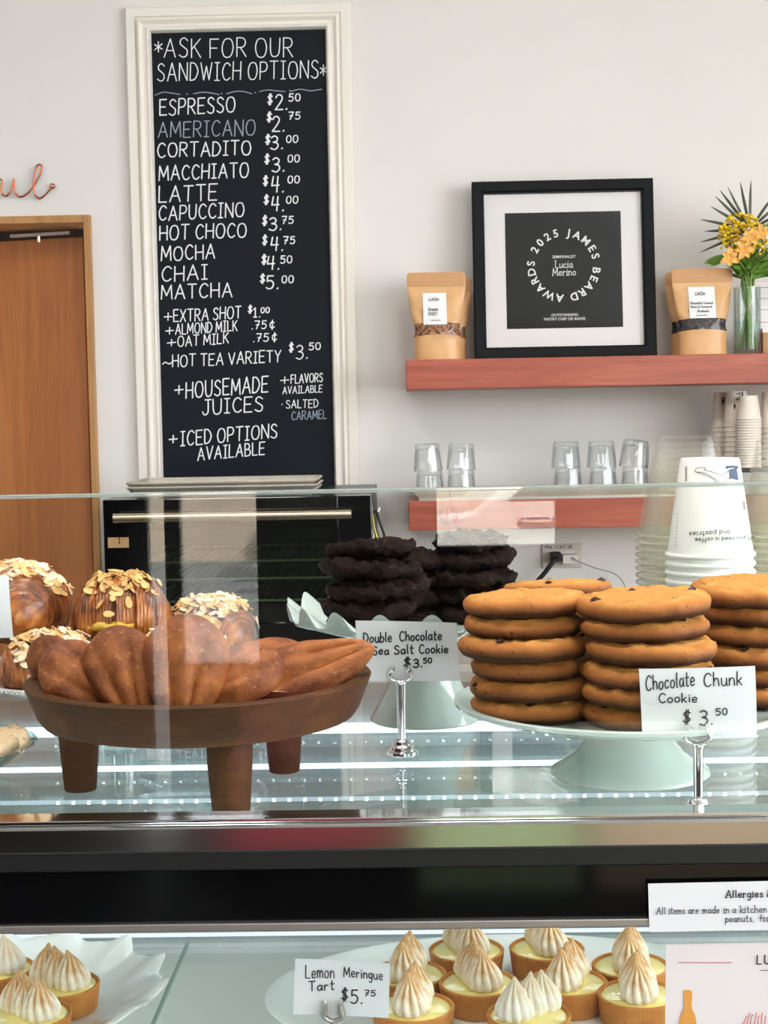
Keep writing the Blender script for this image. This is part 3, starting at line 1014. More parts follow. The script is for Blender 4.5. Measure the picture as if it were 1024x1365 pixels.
def frame_rect(mb, x0, x1, z0, z1, t, ya, yb):
    mb.box((x0, ya, z0), (x0 + t, yb, z1)).box((x1 - t, ya, z0), (x1, yb, z1)).box((x0 + t, ya, z0), (x1 - t, yb, z0 + t)).box((x0 + t, ya, z1 - t), (x1 - t, yb, z1))
    return mb


vs, fs = [], []
fprof = [(0, D1), (0, D0 + .003), (.003, D0), (fw - .006, D0 + .002), (fw - .002, D0 + .006), (fw, D0 + .014), (fw, D1)]
for (o2, y2) in fprof:
    for (x, z) in ((-aw / 2 + o2, o2), (aw / 2 - o2, o2), (aw / 2 - o2, ah - o2), (-aw / 2 + o2, ah - o2)):
        vs.append((x, y2, z))
for k in range(len(fprof)):
    for i in range(4):
        j = (i + 1) % 4
        b2 = (k + 1) % len(fprof)
        fs.append((k * 4 + i, k * 4 + j, b2 * 4 + j, b2 * 4 + i))
w = MB()
w.add(vs, fs)
w.build('frame', M['black_frame'], award, smooth=25)
MB().box((-aw / 2 + fw - .002, -0.012, fw - .002), (aw / 2 - fw + .002, -0.006, ah - fw + .002)).build('mount', M['mat'], award, smooth=0)
LM = plane_map(point=AI.inverted() @ Vector((0, -0.0125, 0)), normal=an)


def onaward(u, v, lift=0.0):
    p = AI @ LM(u, v)
    return Vector((p.x, -0.0125 - lift, p.z))


p4 = [onaward(*q) for q in ((676.0, 437.8), (830.6, 436.6), (827.6, 281.2), (673.0, 284.3))]
x0, x1 = (p4[0].x + p4[3].x) / 2, (p4[1].x + p4[2].x) / 2
z0, z1 = (p4[0].z + p4[1].z) / 2, (p4[2].z + p4[3].z) / 2
MB().box((x0, -0.0128, z0), (x1, -0.0118, z1)).build('certificate', M['print'], award, smooth=0)
lt = lambda u, v: onaward(u, v, 0.0007)
mb = MB()
cx, cy, rad = 751.8, 353.8, 39.0
ring = list('2025') + [' '] + list('JAMES') + [' '] + list('BEARD') + [' '] + list('AWARDS') + [' ']
wd = {' ': .55, 'J': .72, 'M': 1.12, 'W': 1.25, 'E': .86, 'S': .86, 'A': .98}
ws = [wd.get(c, 0.92) for c in ring]
tot = sum(ws)
a0 = R(90) + R(69)                     # angle at which the 2 of 2025 stands, going clockwise
acc = 0.0
for ch, cw in zip(ring, ws):
    if ch != ' ':
        a = R(90 + 62) - 2 * PI * ((acc + cw / 2 - ws[0] / 2) / tot)
        vs, fs = font_shape(ch, 0.022)
        s = 14.5
        ca, sa = math.cos(a), math.sin(a)
        q = []
        for x, y in vs:
            rr = rad + y * s
            tx = x * s
            q.append(lt(cx + ca * rr + sa * tx, cy - (sa * rr - ca * tx)))
        mb.add(q, fs)
    acc += cw
mb.build('lettering', M['white_ink'], award, smooth=0)
mb = MB()
printed(mb, 'SEMIFINALIST', 752, 344, 5.2, lt, 0.01)
mb.build('lettering', M['white_ink'], award, smooth=0)
mb = MB()
ribbons(mb, text_strokes('Lucia', 740.5, 357, 763, 356.6, 9.4, jit=0, serif=True), 0.95, lt)
mb.build('lettering', M['white_ink'], award, smooth=0)
mb = MB()
ribbons(mb, text_strokes('Merino', 737, 367.4, 767.5, 366.8, 9.4, jit=0, serif=True), 0.95, lt)
mb.build('lettering', M['white_ink'], award, smooth=0)
mb = MB()
printed(mb, 'OUTSTANDING', 753, 421.4, 5.0, lt, 0.01)
mb.build('lettering', M['white_ink'], award, smooth=0)
mb = MB()
printed(mb, 'PASTRY CHEF OR BAKER', 753, 426.8, 5.0, lt, 0.01)
mb.build('lettering', M['white_ink'], award, smooth=0)
MB().box((-aw / 2 + fw - .001, D0 + .0085, fw - .001), (aw / 2 - fw + .001, D0 + .0095, ah - fw + .001)).build('glazing', M['picture_frame_glass'], award, smooth=0)


# ------------------------------------------------------------------ granola pouches
def pouch(label, px0, px1, ptop, pbot, y, win, win_mat, lines, tilt=0.0, with_label=True, group='kraft granola pouches on the upper shelf'):
    """stand-up kraft pouch; pixel extents at depth y give its size, win = heights (fractions) of the clear band."""
    x0, x1 = on_y(px0, pbot, y).x, on_y(px1, pbot, y).x
    W = x1 - x0
    H = on_y((px0 + px1) / 2, ptop, y).z - SHELF1
    t = thing('granola_pouch', label, 'granola bag', ((x0 + x1) / 2, y, SHELF1), tilt, group)
    a, b = win

    def width(v):
        if v < a:
            return W * (0.82 - 0.035 * math.sin(v / a * PI) - 0.01 * v / a)
        if v < b + 0.02:
            return W * (0.81 - 0.05 * math.sin((v - a) / (b + .02 - a) * PI))
        k = 1 - 0.07 * max(0.0, (v - 0.97) / 0.03) ** 2
        return W * k * min(1.0, 0.81 + 0.19 * ((v - b - 0.02) / 0.44) ** 0.75)

    def depth(v):
        if v < a:
            return 0.030 - 0.004 * v / a
        if v < 0.80:
            return 0.026 * (1 - ((v - a) / (0.80 - a)) ** 1.5) + 0.0012
        return 0.0012

    def surf(u, v, extra=0.0, lo=0.0, hi=1.0):
        vv = lo + (hi - lo) * v
        a_ = 2 * PI * u
        hw = width(vv) / 2
        d = depth(vv) + extra
        s = math.copysign(abs(math.cos(a_)) ** 0.75, math.cos(a_))
        x = hw * s
        yy = -d * math.sin(a_)
        cr = 0.0016 * noise.noise((x * 60, vv * 9, 3.1 + px0)) + 0.0012 * math.sin((x / hw) * 7 + vv * 11) * (1 if 0.45 < vv < 0.8 else 0.3) + 0.0012 * math.sin(abs(x / hw) * 5 - vv * 16) * (0.45 < vv < 0.84)
        arch = 0.035 * H * (1 - (x / hw) ** 2) * math.exp(-((vv - (a + b) / 2) / 0.11) ** 2)
        return (x, yy + (cr if depth(vv) > 0.004 else 0), vv * H + arch)
    MB().grid(lambda u, v: surf(u, v, 0, 0.0, a), 56, 8, close_u=True).build('lower_pouch', M['kraft'], t, smooth=60)
    MB().grid(lambda u, v: surf(u, v, 0.0004, a, b), 56, 6, close_u=True).build('clear_window', M[win_mat], t, smooth=60)
    MB().grid(lambda u, v: surf(u, v, 0, b, 0.84), 56, 18, close_u=True).build('upper_pouch', M['kraft'], t, smooth=60)
    sl = MB()
    sl.grid(lambda u, v: (surf(u, v, 0.0006 + 0.0008 * max(0, math.sin(v * 22)) * (v < .45), 0.84, 1.0)), 56, 10, close_u=True)
    sl.build('zip_seal', M['kraft_seal'], t, smooth=60)
    if with_label:
        lx0, lx1, lz0, lz1 = lines[0]
        yl = lambda z: -depth(z / H) * 1.0 - 0.0022

        def lab(u, v):
            z = H * (lz0 + (lz1 - lz0) * v)
            x = W * (lx0 + (lx1 - lx0) * u - 0.5)
            f = min(0.98, abs(x) / (width(z / H) / 2))
            return (x, -depth(z / H) * math.sqrt(max(0, 1 - f ** 2.6)) - 0.0030, z)
        o = MB()
        o.grid(lab, 8, 10)
        lb = o.build('paper_label', M['paper'], t, smooth=60)
        for (s, u0, u1, v, h, wd_) in lines[1]:
            mb = MB()
            st = text_strokes(s, u0, v, u1, v, h, up=(0, 1), jit=0.02)
            ribbons(mb, st, wd_, lambda uu, v_: Vector(lab(uu, v_)) + Vector((0, -0.0006, 0)))
            mb.build('lettering', M['ink_soft'], lb, smooth=0)
    return t


pouch('kraft pouch of brown granola standing left of the framed award', 544.5, 622.5, 363, 478.5, 3.90, (0.27, 0.41), 'granola',
      [(0.26, 0.66, 0.405, 0.765), [('LUCIA', .25, .68, .76, .07, .025), ('Granola', .22, .62, .44, .09, .022), ('(VGF)', .22, .58, .29, .10, .022), ('handmade', .32, .72, .12, .03, .014)]], R(3))
pouch('kraft granola pouch half hidden behind the pouch beside the award', 553.0, 630.0, 372, 477, 3.985, (0.27, 0.41), 'granola', None, R(-4), False)
pouch('kraft pouch of dark chocolate granola standing left of the flower vase', 896.0, 977.5, 358, 472, 3.90, (0.275, 0.41), 'granola_dark',
      [(0.26, 0.69, 0.425, 0.79), [('LUCIA', .25, .62, .74, .08, .025), ('Chocolate Covered', .04, .90, .45, .07, .018), ('Nuts & Coconut', .06, .86, .33, .07, .018), ('Granola', .30, .72, .19, .08, .02), ('handmade', .25, .65, .08, .03, .012)]], R(2))
pouch('kraft granola pouch half hidden behind the dark chocolate granola', 886.5, 966.0, 363, 471, 3.985, (0.275, 0.41), 'granola_dark', None, R(6), False)

# ------------------------------------------------------------------ vase and bouquet
VY = 3.90
vc = on_y(996.5, 470, VY)
vr = 17.5 / FPX * VY
vh = on_y(996, 383, VY).z - SHELF1
vase = thing('glass_vase', 'clear glass cylinder vase holding the yellow bouquet', 'vase', (vc.x, VY, SHELF1))
MB().lathe([(0, 0.001), (vr - .002, 0.001), (vr, 0.004), (vr, vh), (vr - .002, vh), (vr - .003, 0.012), (0, 0.011)], 40).build('vase_wall', M['vase'], vase, smooth=50)
MB().lathe([(0, 0.0125), (vr - .0034, 0.0125), (vr - .0034, vh * 0.50), (0, vh * 0.50)], 32).build('water', glass('vase_water', (0.92, 0.97, 0.95, 1), 0.03, 5, 0.6), vase, smooth=50)
bq = thing('flower_bouquet', 'bouquet of apricot and yellow flowers with spiky palm leaves in the glass vase', 'flowers', (vc.x, VY, SHELF1 + 0.015))
bo = bq.location
rng = random.Random(4)
pp = lambda px, py, dy=0.0: on_y(px, py, VY + dy) - bo
neck = pp(997, 372)
mb = MB()
for i in range(11):
    a = rng.uniform(0, 2 * PI)
    b0 = Vector((0.022 * math.cos(a), 0.022 * math.sin(a), 0.0))
    b1 = neck + Vector((-0.014 * math.cos(a), -0.014 * math.sin(a), 0))
    b2 = pp(rng.uniform(966, 1030), rng.uniform(318, 352), rng.uniform(-.03, .03))
    mb.tube(smooth_path([b0, (b0 + b1) / 2, b1, b2], 5), 0.0030, 6)
mb.build('stems', M['stem'], bq, smooth=60)


def blade(mb, a, b, wd, bend=0.15, n=7, fold=0.3):
    a, b = Vector(a), Vector(b)
    d = b - a
    side = d.cross(Vector((rng.uniform(-.3, .3), 1, rng.uniform(-.3, .3)))).normalized()
    nor = side.cross(d).normalized()
    vs, fs = [], []
    for k in range(n + 1):
        t = k / n
        w_ = wd * (math.sin(PI * min(1, (t * 0.92 + .06))) ** 0.7)
        c = a + d * t + nor * (bend * d.length * math.sin(PI * t)) - Vector((0, 0, 1)) * bend * 0.4 * d.length * t * t
        vs += [c + side * w_, c - nor * w_ * fold, c - side * w_, c + nor * 0.0006 - nor * w_ * fold]
    for k in range(n):
        for i in range(4):
            j = (i + 1) % 4
            fs.append((k * 4 + i, k * 4 + j, k * 4 + 4 + j, k * 4 + 4 + i))
    mb.add(vs, fs)


hub = pp(1000, 306, 0.02)
mb = MB()
for tip in ((933.7, 291.9), (939.3, 307.8), (933.7, 322.2), (933.1, 336.1), (947.6, 274.6), (953.6, 260.9), (959.6, 252.7), (970.4, 248.7), (987, 242.2), (1001.3, 240), (1030, 262), (1040, 270), (1046, 282), (1044, 298), (1040, 312)):
    tp = pp(tip[0], tip[1], rng.uniform(0.0, 0.05))
    base = hub.lerp(tp, 0.06)
    blade(mb, base, tp, 0.0038, 0.02)
mb.tube([neck, hub], 0.002, 6)
mb.build('palm_frond', M['leaf_dark'], bq, smooth=50)
mb = MB()
for i in range(96):
    st = Vector(neck) + Vector((rng.uniform(-.008, .008), rng.uniform(-.01, .01), rng.uniform(-.005, .03)))
    tp = pp(rng.uniform(968, 1040), rng.uniform(320, 366), rng.uniform(-.05, .04))
    blade(mb, st, tp, rng.uniform(.0035, .0062), rng.uniform(.05, .2))
for (x, y) in ((939, 349), (948, 352), (1020, 296), (1030, 290), (1034, 352), (1028, 364)):
    blade(mb, pp(975 if x < 980 else 1005, 340), pp(x, y, -.02), 0.009, 0.12)
mb.build('leaves', M['leaf'], bq, smooth=50)
mb = MB()
for i in range(230):
    a, r_ = rng.uniform(0, 2 * PI), math.sqrt(rng.random())
    px, py = 988 + 31 * r_ * math.cos(a), 314 + 33 * r_ * math.sin(a) * (0.9)
    if py > 338 and px < 975:
        py -= 14
    c = pp(px, py, rng.uniform(-.035, .03))
    s = rng.uniform(.0032, .0062)
    mb.lathe([(0, -s), (s * .75, -s * .5), (s, 0), (s * .7, s * .6), (0, s * .9)], 7, c)
for i in range(26):
    c = pp(rng.uniform(1012, 1035), rng.uniform(318, 345), rng.uniform(-.03, .03))
    s = rng.uniform(.0035, .0065)
    mb.lathe([(0, -s), (s * .75, -s * .5), (s, 0), (s * .7, s * .6), (0, s * .9)], 7, c)
yb = mb.build('yellow_blossoms', M['yellow'], bq, smooth=60)
yb['kind'] = 'stuff'
yb['label'] = 'small yellow filler blossoms'


def lily(px, py, rot, size):
    mb = MB()
    c = pp(px, py, -.045)
    for k in range(6):
        a = rot + k * PI / 3
        d = Vector((math.cos(a), -0.45, math.sin(a))).normalized()
        s = d.cross(Vector((0, 1, 0))).normalized()
        ln = size * (1.0 if k % 2 else 0.85)

        def pet(u, v):
            w_ = 0.27 * ln * math.sin(PI * (0.12 + 0.88 * v)) ** 0.8
            return c + d * ln * v + s * w_ * (u - .5) * 2 + Vector((0, 1, 0)) * (0.5 * ln * v * v - 0.25 * ln * (u - .5) ** 2 * 4 * .5)
        mb.grid(pet, 4, 6)
    o = mb.build('lily', M['lily'], bq, smooth=60)
    o['label'] = 'apricot lily blossom'


for a in ((973, 343, 0.5, .030), (992, 333, 1.1, .031), (1001, 316, 0.2, .029), (1016, 310, .8, .027)):
    lily(*a)
# pale card and wooden block at the right end of the shelf
cb = on_y(1016, 470, 3.99)
t = thing('framed_card', 'pale framed card on the upper shelf behind the flower vase', 'card', (on_y(1028, 470, 4.0).x, 4.0, SHELF1), R(0))
t.rotation_euler = (R(-5), 0, 0)
cw_, ch_ = 44 / FPX * 4.0, on_y(1020, 376, 4.0).z - SHELF1
MB().box((-cw_ / 2, -0.010, 0), (cw_ / 2, 0.0, ch_)).build('card_panel', M['mat'], t, smooth=0, bevel=0.001)
mb = MB()
frame_rect(mb, -cw_ / 2 + .006, cw_ / 2 - .006, ch_ * .45, ch_ * .93, .0012, -0.0112, -0.0098)
frame_rect(mb, -cw_ / 2 + .010, cw_ / 2 - .010, ch_ * .62, ch_ * .78, .001, -0.0112, -0.0098)
mb.build('printed_lines', M['ink_soft'], t, smooth=0)
t = thing('wooden_box', 'small wooden box on the upper shelf beside the flower vase', 'box', (on_y(1030, 470, 3.93).x, 3.93, SHELF1))
w_ = 15 / FPX * 3.93
MB().box((-w_, -0.02, 0), (w_, 0.02, 0.055)).build('box_body', M['jamb'], t, smooth=0, bevel=0.001)
MB().box((-w_ - .001, -0.021, 0.055), (w_ + .001, 0.021, 0.066)).build('box_lid', M['mat'], t, smooth=0, bevel=0.001)

# ------------------------------------------------------------------ takeaway cups on the lower shelf, right end
gz = on_y(990, 623.5, 3.85).z
gx = on_y(944, 640, 3.82).x
t = thing('metal_box', 'grey metal box with a black lid on the lower shelf under the paper cups', 'box', (gx, 3.82, SHELF2))
MB().box((0, 0, 0.0), (0.42, 0.19, gz - SHELF2 - 0.009)).build('box_body', M['grey_box'], t, smooth=0, bevel=0.002)
MB().box((-0.004, -0.006, gz - SHELF2 - 0.009), (0.424, 0.194, gz - SHELF2)).build('lid', M['black_satin'], t, smooth=0, bevel=0.001)
MB().box((0.02, -0.002, 0.030), (0.38, 0.001, 0.034)).build('vent_line', M['black_satin'], t, smooth=0)


def shelf_cup(kind, rb, rt, h):
    t = thing('paper_cup', 'x', 'paper cup')
    MB().lathe([(rt + .0008, 0.001), (rt + .0012, 0.0025), (rt, 0.004), (rt - .0006, 0.0045), (rb, h - .002), (rb - .0015, h), (rb - .004, h), (rb - .0045, h - .004), (0, h - .004)], 32).build('cup_wall', M[kind], t, smooth=50)
    return t


def art_on_cup(cup, strokes, w_, rb, rt, h, mat, a0, name='printed_art'):
    """strokes in (angle in radians, height in m) wrapped onto the cone."""
    def fn(u, v):
        r_ = rt + (rb - rt) * v / h + 0.0005
        a = a0 + u / 0.035
        return Vector((r_ * math.cos(a), r_ * math.sin(a), v))
    mb = MB()
    ribbons(mb, strokes, w_, fn)
    return mb.build(name, M[mat], cup, smooth=0)


CUPS = [  # px centre, depth, top py, pixel width of the top and of the rim, step, kind, words
    (961, 3.96, 523, 18, 26, .0125, 'cup_paper_warm', 'leftmost printed cup stack on the metal box', True),
    (982, 3.90, 521.5, 27, 35, .0125, 'cup_paper_warm', 'printed cup stack behind the ivory cups', True),
    (998, 3.845, 527.5, 23, 33, .0068, 'cup_paper_warm', 'plain ivory cup stack', False),
    (1029, 3.89, 523, 26, 34, .0125, 'cup_paper_warm', 'printed cup stack right of the ivory cups', True)]
for (px, y, ptop, wt, wb, step, kind, words, art) in CUPS:
    top = on_y(px, ptop, y)
    rb, rt = wt / 2 / FPX * y, wb / 2 / FPX * y
    H = top.z - gz
    h = 0.060 if not art else 0.09
    n = int((H - h) / step) + 1
    proto = shelf_cup(kind, rb, rt, h)
    for k in range(n):
        o = proto if k == 0 else copy_tree(proto)
        o.location = (top.x, y, gz + (H - h) - k * step if k < n - 1 else gz)
        o.rotation_euler = (0, 0, k * 0.9)
        if k == 0:
            o['label'] = 'topmost cup of the ' + words
        else:
            o['label'] = 'cup nested below the top of the ' + words
        o['group'] = words.replace('cup stack', 'cups stacked') if k else 'top cups of the shelf stacks'
    if art:
        rg = random.Random(px)
        st = []
        for q in range(3):
            cx, cz = rg.uniform(-.012, .012), h * rg.uniform(.62, .90)
            st.append([Vector((p.x, p.y)) for p in smooth_path([(cx + rg.uniform(-.009, .009), cz + rg.uniform(-.012, .010), 0) for _ in range(5)], 4)])
        art_on_cup(proto, st, 0.0022, rb, rt, h, 'ink', -PI / 2, 'printed_art')

# ------------------------------------------------------------------ wall outlet with plug and charger
q0, q1 = on_y(722.5, 757.5, BACK), on_y(776, 724, BACK)
t = thing('wall_outlet', 'labelled wall outlet plate below the lower shelf', 'outlet', ((q0.x + q1.x) / 2, BACK, q0.z))
ow, oh = q1.x - q0.x, q1.z - q0.z
MB().box((-ow / 2, -0.007, 0), (ow / 2, 0, oh)).build('cover_plate', M['outlet'], t, smooth=0, bevel=0.003)
MB().box((-ow * .28, -0.009, oh * .24), (ow * .32, -0.006, oh * .72)).build('socket_face', M['plastic_white'], t, smooth=0, bevel=0.001)
OM = plane_map(y=BACK - 0.0074)
mb = MB()
printed(mb, 'PNL 1CKT-28', 744.5, 731.2, 6.2, lambda u, v: OM(u, v) - t.location, 0.012)
mb.build('lettering', M['ink'], t, smooth=0)
pl = on_y(741, 742, BACK - 0.02)
t = thing('power_plug', 'black power plug and cord in the wall outlet', 'plug', (pl.x, BACK - 0.009, pl.z))
MB().box((-0.014, -0.03, -0.013), (0.013, 0, 0.013)).build('plug_body', M['black_rubber'], t, smooth=0, bevel=0.004)
e = lambda a, b: on_y(a, b, BACK - 0.05) - t.location
MB().tube(smooth_path([(0, -0.028, -0.004), e(738, 748), e(726, 764), e(715, 777), e(700, 800), e(688, 822)], 6), 0.0062, 10).build('cord', M['black_rubber'], t, smooth=60)
ch = on_y(759.5, 744.5, BACK - 0.02)
t = thing('usb_charger', 'white charger block with a thin grey cable in the wall outlet', 'charger', (ch.x, BACK - 0.009, ch.z))
MB().box((-0.020, -0.034, -0.012), (0.020, 0, 0.012)).build('charger_block', M['plastic_white'], t, smooth=0, bevel=0.002)
e = lambda a, b: on_y(a, b, BACK - 0.05) - t.location
MB().tube(smooth_path([(0.006, -0.034, 0.003), e(764, 744.5), e(775, 750), e(795, 757.5), (e(815, 763)), e(826, 770), e(833, 782), e(838, 810)], 6), 0.0016, 8).build('cable', M['grey_box'], t, smooth=60)
# crocheted flower hanging below the tray
fc = on_y(600.5, 687, SF - 0.012)
t = thing('crochet_flower', 'small red crocheted flower hanging from the tray on the lower shelf', 'ornament', fc)
mb = MB()
for k in range(6):
    a = k * PI / 3 + .3
    c = Vector((0.0125 * math.cos(a), 0, 0.0125 * math.sin(a)))
    mb.tube([c + Vector((0.0075 * math.cos(b), 0, 0.0075 * math.sin(b))) for b in [i * PI / 6 for i in range(13)]], 0.0032, 6)
mb.build('petals', M['red_yarn'], t, smooth=60)
MB().tube([Vector((0.006 * math.cos(b), -.001, 0.006 * math.sin(b))) for b in [i * PI / 6 for i in range(13)]], 0.0036, 6).build('flower_centre', M['red_yarn'], t, smooth=60)
top = Vector((0, 0.009, SHELF2 + TRAYH - fc.z + 0.002))
MB().tube(smooth_path([(0, 0, 0.02), (0.001, -0.001, 0.032), top + Vector((0, -0.004, -.004)), top + Vector((0, 0.012, 0.001))], 5), 0.0009, 6).build('hanging_cord', M['red_yarn'], t, smooth=60)

# ------------------------------------------------------------------ back counter, oven, sheet pans
OY = 3.44
ox0, ox1 = on_y(137.5, 690, OY).x, on_y(495.0, 690, OY).x
oz1, oz0 = on_y(316, 663.5, OY).z, on_y(316, 872, OY).z
ctz = oz0 - 0.02
t = thing('back_counter', 'back counter carrying the black oven against the wall', 'counter', (0, 0, 0))
MB().box((DXO + 0.03, 3.40, 0.06), (2.9, BACK - 0.001, ctz - 0.03)).build('cabinet', M['counter'], t, smooth=0)
MB().box((DXO + 0.02, 3.37, ctz - 0.03), (2.92, BACK - 0.001, ctz)).build('countertop', plain('counter_top', lin(176, 168, 158), 0.35), t, smooth=0, bevel=0.003)
oven = thing('countertop_oven', 'black convection oven on the back counter under the menu board', 'oven', ((ox0 + ox1) / 2, OY, oz0))
W_, H_ = ox1 - ox0, oz1 - oz0
hw = W_ / 2
zpx = lambda py: on_y(316, py, OY).z - oz0
xpx = lambda px: on_y(px, 760, OY).x - oven.location.x
w = MB()
w.box((-hw, 0.03, 0), (-hw + .05, 0.55, H_)).box((hw - .05, 0.03, 0), (hw, 0.55, H_)).box((-hw + .05, 0.03, 0), (hw - .05, 0.55, .05)).box((-hw + .05, 0.03, H_ - .05), (hw - .05, 0.55, H_)).box((-hw + .05, 0.53, .05), (hw - .05, 0.55, H_ - .05))
w.build('body', M['oven_body'], oven, smooth=0, bevel=0.002)
w = MB()
w.box((-hw + .05, 0.52, .05), (hw - .05, 0.53, H_ - .05)).box((-hw + .05, 0.05, .05), (hw - .05, 0.52, .055)).box((-hw + .05, 0.05, H_ - .055), (hw - .05, 0.52, H_ - .05))
w.build('cavity_lining', M['oven_cavity'], oven, smooth=0)
wx0, wx1, wz0, wz1 = xpx(196), xpx(452), zpx(832), zpx(704)
dr = MB()
dr.box((-hw, 0, 0.008), (wx0, 0.03, H_)).box((wx1, 0, 0.008), (hw, 0.03, H_)).box((wx0, 0, 0.008), (wx1, 0.03, wz0)).box((wx0, 0, wz1), (wx1, 0.03, H_))
door_ = dr.build('door', M['black_gloss'], oven, smooth=0, bevel=0.0015)
MB().box((wx0, 0.010, wz0), (wx1, 0.014, wz1)).build('door_glass', M['oven_glass'], door_, smooth=0)
hx0, hx1, hz = xpx(158), xpx(471), zpx(686.5)
w = MB()
w.tube([(hx0, -0.04, hz), (hx1, -0.04, hz)], 0.0105, 14)
w.tube([(hx0 + .03, -0.04, hz), (hx0 + .03, 0.002, hz)], 0.007, 10).tube([(hx1 - .03, -0.04, hz), (hx1 - .03, 0.002, hz)], 0.007, 10)
w.build('handle', M['bar'], door_, smooth=40)
st_ = MB().box((xpx(145), -0.0012, zpx(727.5)), (xpx(173), 0.0, zpx(713.5))).build('sticker', M['sticker'], door_, smooth=0)
EM = plane_map(y=OY - 0.0016)
mb = MB()
ribbons(mb, text_strokes('1', 158, 724, 160, 724, 8), 1.0, lambda u, v: EM(u, v) - oven.location)
mb.build('lettering', M['ink'], st_, smooth=0)
mb = MB()
printed(mb, 'STEFANIA', 438, 861.5, 11, lambda u, v: EM(u, v) - oven.location, 0.03, 'LEFT')
mb.build('lettering', M['plastic_white'], oven, smooth=0)
for k, py in enumerate((752, 776, 806)):
    w = MB()
    z = zpx(py)
    w.tube([(-hw + .055, 0.07, z), (hw - .055, 0.07, z)], 0.003, 8).tube([(-hw + .055, 0.50, z), (hw - .055, 0.50, z)], 0.003, 8)
    for i in range(26):
        x = -hw + .065 + i * (W_ - .13) / 25
        w.tube([(x, 0.07, z + .002), (x, 0.50, z + .002)], 0.0014, 6)
    w.build('wire_rack', M['alu'], oven, smooth=50)
for x in (-hw + .06, hw - .06):
    for y in (.08, .48):
        MB().lathe([(0, -0.02), (.018, -0.02), (.016, 0.001), (0, .001)], 16, (x, y, 0)).build('foot', M['black_rubber'], oven, smooth=40)


def sheet_pan(label, px0, px1, y, z, d):
    x0, x1 = on_y(px0, 645, y).x, on_y(px1, 645, y).x
    t = thing('sheet_pan', label, 'sheet pan', ((x0 + x1) / 2, y, z), 0, 'sheet pans stacked on the oven')
    L, hh = x1 - x0, 0.015
    MB().box((-L / 2 + .012, 0.012, 0.0), (L / 2 - .012, d - .012, 0.0015)).build('pan_base', M['alu'], t, smooth=0)
    prof = [(0.011, 0.0), (0.003, hh - .005), (0.0, hh - .004), (-0.0012, hh - .001), (0.0012, hh + .001), (0.0045, hh), (0.013, 0.002)]
    vs, fs = [], []
    for (o2, h2) in prof:
        ring = []
        cr = 0.02
        for (cx, cy, a0) in ((L / 2 - cr, cr, -90), (L / 2 - cr, d - cr, 0), (-L / 2 + cr, d - cr, 90), (-L / 2 + cr, cr, 180)):
            for s in range(5):
                a = R(a0 + s * 22.5)
                vs.append((cx + (cr - o2) * math.cos(a), cy + (cr - o2) * math.sin(a), h2))
    for k in range(len(prof) - 1):
        for i in range(20):
            j = (i + 1) % 20
            fs.append((k * 20 + i, k * 20 + j, (k + 1) * 20 + j, (k + 1) * 20 + i))
    w = MB()
    w.add(vs, fs)
    w.build('rolled_rim', M['alu'], t, smooth=50)
    return t


pz = oz1 + 0.0005
sheet_pan('lowest of the aluminium sheet pans on the oven', 172, 420, OY + 0.03, pz, 0.26)
sheet_pan('middle aluminium sheet pan of the stack on the oven', 167, 422, OY + 0.015, pz + .0105, 0.26)
sheet_pan('topmost aluminium sheet pan of the stack on the oven', 166, 421, OY + 0.02, pz + .021, 0.26)
# pot of tools right of the oven
q = on_y(512, 735, 3.5)
t = thing('tool_pot', 'tool pot with yellow and black tools beside the oven', 'utensil pot', (q.x, 3.52, ctz))
pr_h = 0.16
MB().lathe([(0, 0), (.040, 0), (.045, pr_h), (.042, pr_h), (.037, .005), (0, .005)], 32).build('pot', M['black_satin'], t, smooth=40)
e = lambda a, b, y=3.52: on_y(a, b, y) - t.location
t2 = thing('bench_scraper', 'thin white blade with yellow handle standing in the tool pot', 'utensil', (q.x, 3.52, ctz + 0.01))
e2 = lambda a, b, y=3.52: on_y(a, b, y) - t2.location
MB().tube([e2(500, 730), e2(495.5, 690), e2(494.5, 664), e2(493.5, 658)], [.004, .003, .0022, .001], 8).build('blade', M['plastic_white'], t2, smooth=60)
MB().tube([e2(508, 745), e2(503, 718), e2(498, 700), e2(497, 685)], [.009, .008, .006, .003], 8, flat=.4).build('handle', M['yellow_plastic'], t2, smooth=60)
t3 = thing('tongs', 'black tongs with a white tip standing in the tool pot', 'utensil', (q.x, 3.53, ctz + 0.01))
e3 = lambda a, b, y=3.53: on_y(a, b, y) - t3.location
MB().tube([e3(516, 745), e3(512, 712), e3(505, 692), e3(502, 681)], [.005, .0045, .0045, .004], 8, flat=.6).build('long_arm', M['black_rubber'], t3, smooth=60)
MB().tube([e3(508, 745), e3(504, 712), e3(499, 700), e3(497, 684), e3(502, 681)], [.005, .003, .003, .004, .004], 8, flat=.6).build('short_arm', M['black_rubber'], t3, smooth=60)
MB().tube([e3(504, 682), e3(506, 676)], [.004, .003], 8).build('tip', M['plastic_white'], t3, smooth=60)

